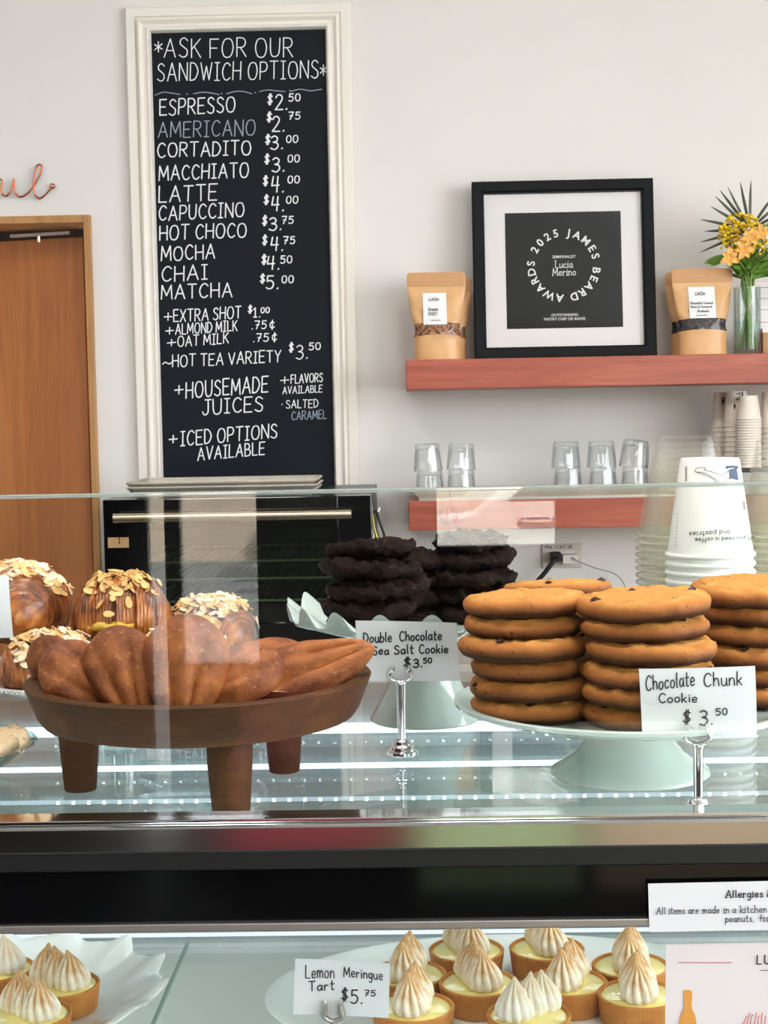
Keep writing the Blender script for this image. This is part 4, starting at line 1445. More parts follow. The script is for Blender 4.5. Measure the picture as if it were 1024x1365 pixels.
# ------------------------------------------------------------------ display case
CY0, CY1, CX = 1.075, 1.80, 0.95
case = thing('display_case', 'glass pastry display case with steel rail and lit lower compartment', 'display case', (0, 0, 0))
zc = lambda py, y: on_y(512, py, y).z
RT, RB = zc(1096.5, 1.055), zc(1137.0, 1.055)
BB, TB = zc(1232.5, 1.058), zc(1243.5, 1.058)
PT = zc(650.8, CY0)
MB().box((-CX, 1.09, DECK - 0.008), (CX, 1.76, DECK)).build('deck_glass', M['deckglass'], case, smooth=0)
MB().box((-CX, 1.06, RB), (CX, 1.0895, RT - 0.0022)).build('steel_rail', M['steel'], case, smooth=0, bevel=0.002)
MB().box((-CX, 1.066, RT - 0.0022), (CX, 1.0895, RT + 0.0008)).build('rail_lip', M['chrome'], case, smooth=0, bevel=0.0006)
MB().box((-CX, 1.064, zc(1159, 1.062)), (CX, 1.085, RB)).build('lower_rail', M['black_satin'], case, smooth=0, bevel=0.001)
MB().box((-CX, 1.068, BB), (CX, 1.080, zc(1159, 1.062))).build('black_band', M['black_gloss'], case, smooth=0)
MB().box((-CX, 1.064, TB), (CX, 1.082, BB)).build('band_trim', M['steel_trim'], case, smooth=0, bevel=0.0008)
MB().box((-CX, CY0 - .003, RT - .004), (CX, CY0 + .003, PT - .0028)).build('front_pane', M['pane'], case, smooth=0)
MB().box((-CX, CY0 - .0035, PT - .0028), (CX, CY0 + .0035, PT)).build('pane_top_edge', M['glass_edge'], case, smooth=0, bevel=0.0008)
MB().box((-CX, 1.070, 0.5), (CX, 1.075, TB)).build('lower_pane', M['pane'], case, smooth=0)
MB().box((-CX, CY1, 0.5), (CX, CY1 + 0.02, 0.872)).build('shelf_reflector_panel', M['case_floor'], case, smooth=0)  # separate white panel added to brighten the reflection in the glass shelf
MB().box((-CX, CY1, 0.872), (CX, CY1 + 0.02, DECK - 0.01)).build('back_panel', M['case_panel'], case, smooth=0)
MB().box((-CX + .007, 1.08, 0.70), (CX - .007, CY1, 0.715)).build('inner_floor', M['case_floor'], case, smooth=0)
MB().box((-CX, 1.0, 0.06), (CX, CY1 + 0.02, 0.5)).build('base_cabinet', M['counter'], case, smooth=0)
MB().box((-CX, 1.76, DECK - 0.014), (CX, CY1 + 0.03, DECK)).build('back_ledge', M['steel_trim'], case, smooth=0, bevel=0.001)
for s in (-1, 1):
    MB().box((s * CX - .006, 1.06, 0.5), (s * CX + .006, CY1 + .02, DECK)).build('end_panel', M['case_panel'], case, smooth=0)
SHZ = 0.885
seam = -0.278
for a, b in ((-CX + .01, seam - .0015), (seam + .0015, CX - .01)):
    MB().box((a, 1.10, SHZ - .006), (b, 1.775, SHZ)).build('glass_shelf', M['deckglass'], case, smooth=0)
MB().box((seam - .0009, 1.10, SHZ - .0065), (seam + .0009, 1.775, SHZ + .0004)).build('shelf_seam', M['green_edge'], case, smooth=0)


def led_strip(z, y, hgt, soft=True, n=48):
    s = MB().box((-CX + .02, y, z - hgt), (CX - .02, y + .006, z + hgt)).build('led_strip', M['led_soft'] if soft else M['steel_trim'], case, smooth=0)
    p = None
    for i in range(n):
        x = -0.43 + i * 0.0183
        if p is None:
            p = MB().box((-.0014, -.0015, -.0014), (.0014, 0, .0014)).build('diode', M['led'], s, smooth=0)
            d = p
        else:
            d = p.copy()
            col.objects.link(d)
            d.parent = s
        d.location = (x, y, z)
    return s


for py, hg, em in ((970, .0055, 9.0), (1020, .0026, 7.0), (1064, .0018, 2.5)):
    led_strip(zc(py, CY1 - .01), CY1 - 0.012, hg).data.materials[0] = emit('led_diffuser', (0.70, 0.88, 1.0, 1), em)
led_strip(SHZ + .0075, CY1 - 0.012, .0018, n=0).data.materials[0] = emit('bright_diffuser', (0.84, 0.91, 1.0, 1), 2.6)
led_strip(SHZ + .0005, CY1 - 0.012, .0014, n=0).data.materials[0] = bpy.data.materials['bright_diffuser']
MB().box((-CX + .02, 1.085, BB - .004), (CX - .02, 1.105, BB + .006)).build('front_light_bar', emit('front_light_bar', (0.90, 0.95, 1.0, 1), 16.0), case, smooth=0)

# ------------------------------------------------------------------ price card holders and cards
def holder(name_label, x, y, h, colr='chrome'):
    """chrome stand: stepped round foot, stem and two curled clips; h is the height of the clip root above the deck."""
    t = thing('card_holder', name_label, 'card holder', (x, y, DECK + .0003), 0, 'chrome price card holders')
    MB().lathe([(0, 0), (.0140, 0), (.0146, .0014), (.0140, .0034), (.0118, .0046), (.0112, .0066), (.0100, .0086), (.0080, .0098), (.0072, .0124), (.0060, .0138), (.0038, .0146), (0, .0150)], 40).build('foot', M[colr], t, smooth=35)
    MB().lathe([(0, .012), (.0036, .014), (.0041, h - .004), (.0047, h - .002), (.0047, h), (0, h + .0004)], 20).build('stem', M[colr], t, smooth=40)
    for s in (-1, 1):
        pth = smooth_path([(0, 0, h + .0005), (s * .0045, -.0006, h + .0012), (s * .0092, -.0012, h + .0044), (s * .0090, -.0018, h + .0084), (s * .0066, -.0024, h + .0118), (s * .0064, -.0038, h + .0150)], 5)
        MB().tube(pth, [.0028 + .0016 * math.sin(PI * k / (len(pth) - 1)) for k in range(len(pth))], 10, flat=.5).build('clip', M[colr], t, smooth=60)
    return t


def card(label, corners, y, words, curl=0.0, name='price_card', thick=0.0004, rows=6, ink='ink', cat='price card', grp='handwritten price cards'):
    """a card from the pixel corners TL TR BR BL at depth y; words = (text, x0, y0, x1, y1, h, pen)."""
    c3 = [on_y(px, py, y) for px, py in corners]
    base = sum(c3, Vector()) / 4
    base.z = (c3[2].z + c3[3].z) / 2
    t = thing(name, label, cat, base, 0, grp)

    def pos(u, v, dy=0.0):
        p = c3[0].lerp(c3[1], u).lerp(c3[3].lerp(c3[2], u), v)
        return p - base + Vector((0, dy + curl * ((u - .5) ** 2) + curl * .6 * (v - .6) ** 2, 0))
    mb = MB()
    mb.grid(lambda u, v: pos(u, v, 0), 14, rows)
    mb.grid(lambda u, v: pos(1 - u, v, thick), 14, rows)
    mb.build('card_sheet', M['paper'], t, smooth=60)
    (ax_, ay_), (bx_, by_), _, (dx_, dy_) = corners

    def fn(px, py):
        p = on_y(px, py, y) - base
        # local fractions for the curl
        u = (px - ax_) / (bx_ - ax_)
        v = (py - ay_) / (dy_ - ay_)
        return p + Vector((0, curl * ((u - .5) ** 2) + curl * .6 * (v - .6) ** 2 - 0.0005, 0))
    for ln in words:
        for (s, x0, y0, x1, y1, h, pen) in ([ln] if isinstance(ln[0], str) else ln):
            mb = MB()
            ribbons(mb, text_strokes(s, x0, y0, x1, y1, h, up=(0.0, -1.0), jit=.035), pen, fn)
            mb.build('lettering', M[ink], t, smooth=0)
    return t


C1Y = 1.388
h1 = on_y(536, 909, C1Y - .004).z - DECK
hx = on_y(535.5, 950, C1Y)
holder('chrome holder of the double chocolate sea salt cookie card', hx.x, C1Y - .004, h1)
card('white price card reading Double Chocolate Sea Salt Cookie $3.50', [(474, 826.5), (609, 829.5), (613, 907), (478.5, 908.5)], C1Y, [
    [('Double', 485, 856, 522, 855.5, 13, 1.9), ('Chocolate', 533, 854, 588.5, 852.5, 12.5, 1.9)],
    [('&', 484, 872, 491, 872, 11, 1.9), ('Sea', 497, 872.5, 518, 872, 11, 1.9), ('Salt', 526, 871.5, 551, 871, 11.5, 1.9), ('Cookie', 559, 871, 597, 869.5, 11.5, 1.9)],
    [('$', 539, 889, 547, 888.7, 12, 2.3), ('3.', 551.5, 889.5, 562.5, 889, 11, 2.2), ('50', 564.5, 884, 575.5, 883.5, 6.5, 1.9)]], curl=-0.008)
C2Y = 1.165
hx = on_y(929.5, 1040, C2Y)
h2 = on_y(929.5, 993, C2Y - .004).z - DECK
holder('chrome holder of the chocolate chunk cookie card', hx.x, C2Y - .004, h2)
card('white price card reading Chocolate Chunk Cookie $3.50', [(853, 893), (1008.5, 889), (1010.5, 984), (857.5, 987)], C2Y, [
    [('Chocolate', 862, 921, 926, 913.5, 19, 1.7), ('Chunk', 939, 915, 990, 914, 17.5, 1.7)],
    [('Cookie', 879, 937, 929, 935.5, 12, 1.7)],
    [('$', 911, 964.5, 920.5, 964, 17, 1.7), ('3.', 933, 966.5, 950, 966, 20, 1.8), ('50', 954.5, 953.5, 969.5, 953, 8.5, 1.6)]], curl=0.010)
card('blank white price card at the croissants, cut by the frame edge', [(-130, 766), (9, 768), (16, 851), (-128, 852)], 1.235, [], curl=0.012)
hx = on_y(-60, 900, 1.235)
holder('chrome holder of the card in front of the croissants', hx.x, 1.231, on_y(-60, 852, 1.231).z - DECK)
c4_ = [(783, 771.5), (838, 787), (834, 812), (778, 799)]
card('white card peeking out behind the chocolate chunk cookie stacks', c4_, 1.46, [[('hunt', 800, 793, 830, 801, 10, 1.7)]], curl=0.0)
hx = on_y(808, 860, 1.46)
holder('chrome holder of the card behind the chocolate chunk cookies', hx.x, 1.458, on_y(808, 805, 1.458).z - DECK)

# ------------------------------------------------------------------ walnut stand with madeleines
WX, WY = -0.178, 1.232
ws_ = thing('wooden_cake_stand', 'round dark wood cake stand on three legs holding madeleines', 'cake stand', (WX, WY, DECK + .0003))
MB().lathe([(0, .067), (.118, .067), (.125, .069), (.1295, .075), (.1385, .098), (.1395, .1005), (.1385, .1015), (.1285, .1015), (.1270, .100), (.1225, .089), (0, .088)], 96).build('tray', M['stand_wood'], ws_, smooth=35)
for px, py in ((104, 1061), (378, 1036), (309, 1104)):
    p = on_z(px, py - 4, DECK)
    dx, dy = p.x - WX, p.y - WY + .010
    if py == 1104:
        dx, dy = on_y(308.5, 1090, 1.142).x - WX, 1.142 - WY
    MB().lathe([(0, 0.0), (.0125, 0), (.0134, .001), (.0150, .02), (.0172, .050), (.0178, .0685), (0, .0685)], 32, (dx, dy, 0)).build('leg', M['stand_wood'], ws_, smooth=35)
for (a0, a1, lbl, px, py, rz) in ((0, 0, 'strip of white baking paper under the left madeleines on the wooden stand', 78, 925, -.35), (0, 0, 'strip of white baking paper under the right madeleines on the wooden stand', 338, 930, .32)):
    p = on_z(px, py, DECK + .0905)
    t = thing('baking_paper', lbl, 'baking paper', (p.x, p.y + .01, DECK + .0890), rz, 'baking paper on the wooden stand')
    MB().grid(lambda u, v: ((u - .5) * .060, (v - .35) * .030, .0012 + .0030 * math.sin(u * 3.1) * (1 - v) + .0018 * (1 - v)), 16, 6).build('paper_sheet', M['parchment'], t, smooth=60)


def madeleine_mesh(seed, L=.048, Wd=.033, T=.017):
    mb = MB()
    n, mm = 64, 40
    vs, fs = [], []

    def pt(th, ph):
        # th around (0..2pi), ph from tip (-pi/2) to the wide end (pi/2)
        x = math.sin(ph)
        c = math.cos(ph)
        taper = 1.0 + .30 * x - .16 * x * x
        y = c * math.cos(th) * taper
        z = c * math.sin(th)
        fan = math.atan2(y * Wd, (x + 1.30) * L)
        if z > 0:
            rr = 1 + .36 * (abs(math.cos(fan * 9.5)) ** .6 - .7) * min(1, c * 3.0)
            z2 = z * T * 1.05 * rr
        else:
            z2 = z * T * (0.62 + .35 * max(0, 1 - (x * x + y * y) * 1.6))
        nz = noise.noise((x * 2 + seed, y * 2, z * 2)) * .0022
        return (x * L * .98, y * Wd * (1 + .02 * math.cos(fan * 9.5 * 2)), z2 + nz)
    for j in range(mm + 1):
        ph = -PI / 2 + PI * j / mm
        for i in range(n):
            vs.append(pt(2 * PI * i / n, ph))
    for j in range(mm):
        for i in range(n):
            k = (i + 1) % n
            fs.append((j * n + i, j * n + k, (j + 1) * n + k, (j + 1) * n + i))
    mb.add(vs, fs)
    return mb


def look(x_axis, z_hint):
    x = Vector(x_axis).normalized()
    z = Vector(z_hint)
    z = (z - x * z.dot(x)).normalized()
    y = z.cross(x)
    return Matrix((x, y, z)).transposed().to_euler()


MZ = DECK + .089
MAD = [  # px, py, depth, long axis, shell side faces, scale, label
    (77, 893, 1.225, (-.35, -.1, .75), (-.35, -.9, .2), .66, 'madeleine at the left end of the wooden stand, behind another'),
    (106, 905, 1.175, (-.55, -.25, .55), (-.1, -.85, .55), .74, 'leftmost front madeleine on the wooden stand, leaning over'),
    (167, 902, 1.168, (-.32, .12, .92), (-.1, -.95, .2), .86, 'upright ribbed madeleine second from the left on the wooden stand'),
    (247, 898, 1.160, (.04, .22, .95), (.05, -.97, .25), .98, 'tall upright ribbed madeleine in the middle of the wooden stand'),
    (318, 903, 1.178, (.88, .25, .42), (-.25, -.7, .6), .80, 'madeleine tilted to the right of the tall upright one'),
    (366, 882, 1.262, (.85, .3, -.12), (.1, -.5, .85), .80, 'madeleine at the back, behind the long one on the right'),
    (409, 897, 1.222, (-.93, -.02, -.33), (-.15, -.75, .65), (1.24, .90, .95), 'long madeleine reaching over the right rim of the wooden stand'),
    (205, 896, 1.262, (.8, .3, .1), (0, -.2, .95), .80, 'madeleine lying flat behind the upright ones on the wooden stand')]
for i, (px, py, y, xa, zh, s, lbl) in enumerate(MAD):
    p = on_y(px, py, y)
    o = madeleine_mesh(i * 3.7).build('madeleine', M['madeleine'], smooth=80)
    o.location = p
    o.rotation_euler = look(xa, zh)
    o.scale = s if isinstance(s, tuple) else (s, s, s)
    tag(o, lbl, 'madeleine', 'madeleines on the wooden stand')

# ------------------------------------------------------------------ croissants on a beaded metal tray
TX, TY = -0.300, 1.500
TZT = on_y(15, 921, 1.365).z
tr_ = thing('metal_tray', 'round silver tray with a beaded rim under the almond croissants', 'tray', (TX, TY, DECK + .0003))
th_ = TZT - DECK
MB().lathe([(0, th_ - .010), (.118, th_ - .010), (.130, th_ - .006), (.142, th_ - .001), (.1465, th_), (.1475, th_ - .002), (.140, th_ - .0085), (.118, th_ - .014), (0, th_ - .014)], 80).build('tray_plate', M['steel'], tr_, smooth=40)
MB().lathe([(0, 0), (.060, 0), (.062, .003), (.035, .010), (.022, .018), (.022, th_ - .022), (.045, th_ - .014), (0, th_ - .014)], 48).build('pedestal', M['steel'], tr_, smooth=40)
mb = MB()
for i in range(150):
    a = 2 * PI * i / 150
    mb.lathe([(0, -.0022), (.0018, -.0012), (.0024, 0), (.0018, .0012), (0, .0022)], 6, (.1462 * math.cos(a), .1462 * math.sin(a), th_ - .0028))
bd = mb.build('beaded_rim', M['chrome'], tr_, smooth=60)
bd['kind'] = 'stuff'


def croissant_mat():
    m, nt, p = base_mat('croissant_crust')
    vec = mapped(nt)
    f0 = noise_node(nt, mapped(nt, (1.0, 0.14, 0.14), rot=(0, 0, R(-28))), 420, 4, .6, .5)
    f = noise_node(nt, vec, 30, 5)
    mx = nt.nodes.new('ShaderNodeMix')
    mx.inputs[0].default_value = 0.55
    nt.links.new(f0, mx.inputs[2])
    nt.links.new(f, mx.inputs[3])
    c = ramp(nt, mx.outputs[0], [(.36, lin(72, 34, 13)), (.46, lin(128, 66, 22)), (.54, lin(172, 98, 37)), (.66, lin(212, 150, 80))])
    nt.links.new(c, p.inputs['Base Color'])
    p.inputs['Roughness'].default_value = .38
    p.inputs['Coat Weight'].default_value = .2
    bump(nt, p, mx.outputs[0], .6, .002)
    return m


M['croissant'] = croissant_mat()


def croissant(label, px, py, y, rot, L, Wd, Hh, seed, tilt=(0, 0), cream=False, sugar=True, z0=None):
    """almond croissant: rolled body with stepped coils, flaked almonds on its crown; px, py is the middle of its underside."""
    p = on_y(px, py, y)
    t = thing('almond_croissant', label, 'croissant', (p.x, p.y, p.z if z0 is None else z0), 0, 'almond croissants on the silver tray')
    t.rotation_euler = (tilt[0], tilt[1], rot)
    rg = random.Random(seed)

    def body(th, s):
        env = max(0.0, 1 - abs(s) ** 2.4) ** .55
        coil = (abs(s + .10) * 2.6 + .20 + .34 * math.cos(th)) % 1.0
        step = 1.0 + .13 * (1 - coil) - .07
        r_ = env * step
        nz = 1 + .010 * math.sin(s * 95 + 3 * noise.noise((s * 2, math.cos(th), math.sin(th) + seed))) + .05 * noise.noise((s * 3 + seed, math.cos(th) * 2, math.sin(th) * 2)) + .018 * noise.noise((s * 22 + seed, math.cos(th) * 6, math.sin(th) * 6))
        yy = math.cos(th) * Wd * r_ * nz
        zz_ = math.sin(th) * Hh * r_ * nz
        if zz_ < 0:
            zz_ *= .62
        bend = -.016 * (s * s) * (L / .06)
        return Vector((s * L * 1.0, yy + bend, zz_ + Hh * .60))
    n, mm = 56, 180
    vs = [body(2 * PI * i / n, -1 + 2 * j / mm) for j in range(mm + 1) for i in range(n)]
    fs = [(j * n + i, j * n + (i + 1) % n, (j + 1) * n + (i + 1) % n, (j + 1) * n + i) for j in range(mm) for i in range(n)]
    mb = MB()
    mb.add(vs, fs)
    mb.build('pastry', M['croissant'], t, smooth=70)
    # almond topping
    am, sg = MB(), MB()
    for i in range(240 if sugar else 190):
        s = rg.uniform(-.66, .66) if sugar else rg.gauss(0, .30)
        th = PI / 2 + rg.gauss(0, .60 if sugar else .46)
        if abs(s) > .8:
            continue
        c = body(th, s)
        e1 = (body(th, s + .02) - c).normalized()
        e2 = (body(th + .05, s) - c).normalized()
        nn = e1.cross(e2)
        if nn.z < 0:
            nn = -nn
        nn.normalize()
        nn = (nn + Vector((rg.uniform(-.6, .6), rg.uniform(-.6, .6), rg.uniform(0, .3)))).normalized()
        a = Vector((rg.uniform(-1, 1), rg.uniform(-1, 1), 0))
        u = (a - nn * a.dot(nn)).normalized()
        v = nn.cross(u)
        ln, wd_ = rg.uniform(.0050, .0082), rg.uniform(.0030, .0046)
        cc = c + nn * rg.uniform(.0006, .0032)
        q = []
        for k in range(8):
            b = 2 * PI * k / 8
            q.append(cc + u * (ln * math.cos(b)) + v * (wd_ * math.sin(b) * (1 - .25 * math.cos(b))))
        q2 = [x + nn * .0006 for x in q]
        (sg if (sugar and rg.random() < .6) else am).add(q + q2, [tuple(range(7, -1, -1)), tuple(range(8, 16))] + [(k, (k + 1) % 8, 8 + (k + 1) % 8, 8 + k) for k in range(8)])
    for b_, m_, l_ in ((am, 'almond', 'toasted almond flakes'), (sg, 'sugar', 'sugar-dusted almond flakes')):
        if b_.f:
            o = b_.build('almond_flakes', M[m_], t, smooth=0)
            o['kind'] = 'stuff'
            o['label'] = l_
    if cream:
        mb = MB()
        pth = smooth_path([body(PI + .10 + .05 * math.sin(k * 1.7), -.62 + k * .09) + Vector((0, -.0004, 0)) for k in range(11)], 6)
        mb.tube(pth, [.0012 + .0036 * math.sin(PI * k / (len(pth) - 1)) ** .6 for k in range(len(pth))], 10)
        o = mb.build('almond_cream', M['cream'], t, smooth=70)
        o['label'] = 'yellow almond cream oozing out'
    return t


zt = TZT - .010
croissant('almond croissant low at the front left, under the leftmost croissant', 66, 905, 1.410, R(24), .050, .038, .0345, 11, z0=zt, sugar=True)
croissant('sugar-dusted almond croissant low on the right, behind the upright madeleine', 247, 900, 1.410, R(-24), .050, .037, .036, 23, z0=zt)
croissant('big almond croissant on top at the left, behind the blank card', 32, 850, 1.490, R(-62), .058, .045, .047, 31, z0=zt + .037)
croissant('almond croissant on top in the middle with cream along its side', 165, 850, 1.475, R(6), .0485, .040, .0425, 42, z0=zt + .034, cream=True, sugar=False)
croissant('sugar-dusted almond croissant at the right end of the silver tray', 288, 870, 1.480, R(-36), .050, .037, .036, 57, z0=zt + .020)

# ------------------------------------------------------------------ cookies
def cookie_mesh(seed, Rr, Tt, wob=.07, rough=.0014, dome=.35, edge=.22):
    n = 72
    rings, vs, fs = [], [], []
    inner = [0.0, .14, .28, .42, .56, .68, .79, .88]
    pts = []
    for f_ in inner:
        pts.append((f_ * (1 - edge) / .88, 1.0 - .10 * f_ * f_ * dome * 4))
    for k in range(9):
        a = PI / 2 * (1 - k / 4)
        pts.append((1 - edge + edge * math.cos(a), (1 - .10 * dome * 4 * .9) * math.sin(a) if a > 0 else math.sin(a)))
    for f_ in reversed(inner):
        pts.append((f_ * (1 - edge) / .88, -1.0))
    for k, (r_, z) in enumerate(pts):
        if r_ == 0:
            rings.append([len(vs)])
            vs.append((0, 0, z * Tt / 2 + Tt / 2 + rough * 2 * noise.noise((seed, z, .3))))
            continue
        ring = []
        for i in range(n):
            a = 2 * PI * i / n
            ca, sa = math.cos(a), math.sin(a)
            w_ = 1 + wob * noise.noise((ca * 1.3 + seed, sa * 1.3, .2)) + wob * .4 * noise.noise((ca * 4 + seed, sa * 4, 1.2))
            b_ = noise.noise((ca * r_ * 5 + seed, sa * r_ * 5, z + 4)) + .6 * noise.noise((ca * r_ * 11 + seed, sa * r_ * 11, z))
            zz_ = z * Tt / 2 + Tt / 2 + (b_ * rough * 1.4 if z > -.95 else 0)
            rr = Rr * r_ * w_ + b_ * rough * .6 * (r_ > .8)
            ring.append(len(vs))
            vs.append((rr * ca, rr * sa, zz_))
        rings.append(ring)
    for A, B in zip(rings, rings[1:]):
        for i in range(n):
            j = (i + 1) % n
            if len(A) == 1:
                fs.append((A[0], B[i], B[j]))
            elif len(B) == 1:
                fs.append((A[i], A[j], B[0]))
            else:
                fs.append((A[i], A[j], B[j], B[i]))
    mb = MB()
    mb.add(vs, fs)
    return mb


def chips_on(parent, seed, Rr, Tt, n, mat_, top_only=False):
    rg = random.Random(seed)
    mb = MB()
    for i in range(n):
        a = rg.uniform(0, 2 * PI)
        if rg.random() < .55 and not top_only:
            r_, z = Rr * .985, Tt * rg.uniform(.25, .75)
        else:
            r_, z = Rr * .9 * math.sqrt(rg.random()), Tt * .955
        s = rg.uniform(.0028, .0052)
        vs = []
        for (dx, dy, dz) in ((1, 0, 0), (-1, 0, 0), (0, 1, 0), (0, -1, 0), (0, 0, .8), (0, 0, -.8), (.6, .6, .4), (-.6, .5, -.4)):
            vs.append((r_ * math.cos(a) + dx * s * rg.uniform(.7, 1.2), r_ * math.sin(a) + dy * s * rg.uniform(.7, 1.2), z + dz * s * .7))
        bm_ = bmesh.new()
        for v in vs:
            bm_.verts.new(v)
        bmesh.ops.convex_hull(bm_, input=bm_.verts)
        bm_.verts.index_update()
        mb.add([v.co[:] for v in bm_.verts], [tuple(v.index for v in f.verts) for f in bm_.faces])
        bm_.free()
    o = mb.build('chocolate_chunks', M[mat_], parent, smooth=50)
    o['kind'] = 'stuff'
    o['label'] = 'dark chocolate chunks'
    return o


ORD = ['topmost', 'second', 'third', 'fourth', 'fifth', 'sixth', 'seventh']


def cookie_thing(seed, Rr, Tt, mat_, chip_mat, nch, **k):
    t = thing('cookie', 'x', 'cookie')
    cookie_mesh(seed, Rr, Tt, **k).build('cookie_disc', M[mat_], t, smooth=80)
    if nch:
        chips_on(t, int(seed * 10), Rr, Tt, nch, chip_mat)
    return t


# chocolate chunk cookies on the white stand
CSX = on_y(840, 1000, 1.297).x
CSY = 1.300
CPZ = on_y(605, 935, CSY).z
cs = thing('white_cake_stand', 'plain white cake stand carrying the chocolate chunk cookies', 'cake stand', (CSX, CSY, DECK + .0003))
cz = CPZ - DECK
MB().lathe([(0, cz - .007), (.112, cz - .007), (.128, cz - .003), (.146, cz + .002), (.149, cz + .001), (.1485, cz - .002), (.130, cz - .009), (.100, cz - .0125), (.034, cz - .013), (0, cz - .013)], 96).build('plate', M['mint_porcelain'], cs, smooth=50)
MB().lathe([(0, 0), (.066, 0), (.0675, .0015), (.0665, .0045), (.058, .009), (.046, .018), (.037, .030), (.032, .041), (.030, cz - .0125), (0, cz - .0125)], 72).build('pedestal', M['mint_porcelain'], cs, smooth=50)
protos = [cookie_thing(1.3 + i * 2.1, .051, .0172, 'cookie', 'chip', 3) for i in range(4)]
used = [False] * 4
GRP = 'chocolate chunk cookies on the plain white stand'


def place(protos, used, k, loc, rot, label, group, sc_=1.0):
    if not used[k]:
        used[k] = True
        o = protos[k]
    else:
        o = copy_tree(protos[k])
    o.location, o.rotation_euler = loc, rot
    o.scale = (sc_, sc_, sc_)
    o['label'], o['group'] = label, group
    return o


PTZ = CPZ - .0068
rg = random.Random(5)
stacksC = [  # px centre, depth, count, words, offsets of the top cookies, scale of the layers
    (705, 1.268, 6, 'front left chocolate chunk stack', 1.0),
    (864, 1.232, 6, 'front middle chocolate chunk stack', 1.02),
    (744, 1.378, 6, 'back left chocolate chunk stack', 1.0),
    (1006, 1.318, 6, 'right chocolate chunk stack behind the price card', 1.02)]
for si, (px, y, n, words, s0) in enumerate(stacksC):
    x = on_y(px, 880, y).x
    z = PTZ
    for lv in range(n):
        k = (si + lv * 3) % 4
        last = lv == n - 1
        tl = (R(rg.uniform(-1.2, 1.2)), R(rg.uniform(-1.2, 1.2)))
        dx, dy = rg.uniform(-.0035, .0035), rg.uniform(-.004, .004)
        s = s0 * rg.uniform(.96, 1.03)
        if si == 0 and lv == 3:
            dx, s = -.003, 1.07
        if last:
            tl = [(R(2), R(0)), (R(3), R(1)), (R(4), R(3)), (R(3), R(1))][si]
            s = s0 * [1.0, 1.04, .95, 1.02][si]
        place(protos, used, k, (x + dx, y + dy, z), (tl[0], tl[1], rg.uniform(0, 6.28)), '%s cookie from the top of the %s' % (ORD[n - 1 - lv], words) if not last else 'topmost cookie of the ' + words, GRP, s)
        z += .0170 * s

# dark chocolate cookies on the scalloped stand
DSX, DSY = on_y(566, 900, 1.54).x, 1.545
tipz = on_y(384, 799, DSY).z - DECK
ds = thing('scalloped_cake_stand', 'white scalloped cake stand carrying the dark chocolate cookies', 'cake stand', (DSX, DSY, DECK + .0003))
N_SC = 18


def scal(a, k, r, z):
    f = max(0.0, (r - .098) / .040)
    wv = math.cos(N_SC * a + 2.2)
    return (r * (1 + .018 * f * wv), z + .0105 * f * f * (wv if wv > -.8 else -.8) + .0)


vz = tipz - .030
MB().lathe([(0, vz), (.080, vz), (.096, vz + .002), (.108, vz + .006), (.118, vz + .011), (.127, vz + .016), (.134, vz + .0195), (.137, vz + .0200), (.1368, vz + .0170), (.129, vz + .0120), (.118, vz + .0065), (.106, vz + .001), (.094, vz - .003), (.030, vz - .006), (0, vz - .006)], 288, mod=scal).build('scalloped_plate', M['mint_porcelain'], ds, smooth=70)
MB().lathe([(0, 0), (.0545, 0), (.0560, .0018), (.0545, .005), (.049, .014), (.041, .028), (.034, .045), (.0295, .065), (.028, vz - .0055), (0, vz - .0055)], 72).build('pedestal', M['mint_porcelain'], ds, smooth=50)
protoD = [cookie_thing(21.7 + i * 3.3, .0475, .0185, 'choc', 'choc', 0, wob=.20, rough=.0042, dome=.7, edge=.34) for i in range(3)]
usedD = [False] * 3
GD = 'dark chocolate sea salt cookies on the scalloped stand'
DZ = DECK + vz + .0005
fz = on_y(497, 727, 1.50).z
lay = [(0.004, .004, 0, 0), (-.003, 0, 1, -2), (.004, -.004, -2, 3), (-.003, -.003, 1, -6), (.001, .002, -2, -9)]
x0 = on_y(497, 800, 1.50).x
z = DZ
for lv, (dx, dy, ta, tb) in enumerate(lay):
    place(protoD, usedD, lv % 3, (x0 + dx, 1.50 + dy, z), (R(ta), R(tb), lv * 1.3), ('%s cookie from the top of the left dark chocolate stack' % ORD[4 - lv]) if lv < 4 else 'topmost cookie of the left dark chocolate stack', GD, [1.0, 1.02, 1.03, 1.02, .92][lv])
    z += .0185
place(protoD, usedD, 1, (on_y(549, 757, 1.575).x, 1.585, DZ + .058), (R(0), R(-4), 2), 'dark chocolate cookie poking out behind the left dark stack', GD, .85)
for lv in range(3):
    place(protoD, usedD, lv, (on_y(549, 757, 1.575).x, 1.590, DZ + lv * .0188), (0, 0, lv), '%s dark chocolate cookie under the one poking out behind' % ['lowest', 'middle', 'highest'][lv], GD, .85)
x1 = on_y(628, 780, 1.585).x
z = DZ
for lv, (dx, s, tb) in enumerate(((.0, .98, 0), (.002, 1.0, 2), (-.002, 1.02, -2), (.004, .98, 4), (.000, .84, 3))):
    place(protoD, usedD, (lv + 1) % 3, (x1 + dx, 1.590, z), (R(1), R(tb), lv * .9 + 1), ('%s cookie from the top of the right dark chocolate stack' % ORD[4 - lv]) if lv < 4 else 'topmost cookie of the right dark chocolate stack', GD, s)
    z += .0187

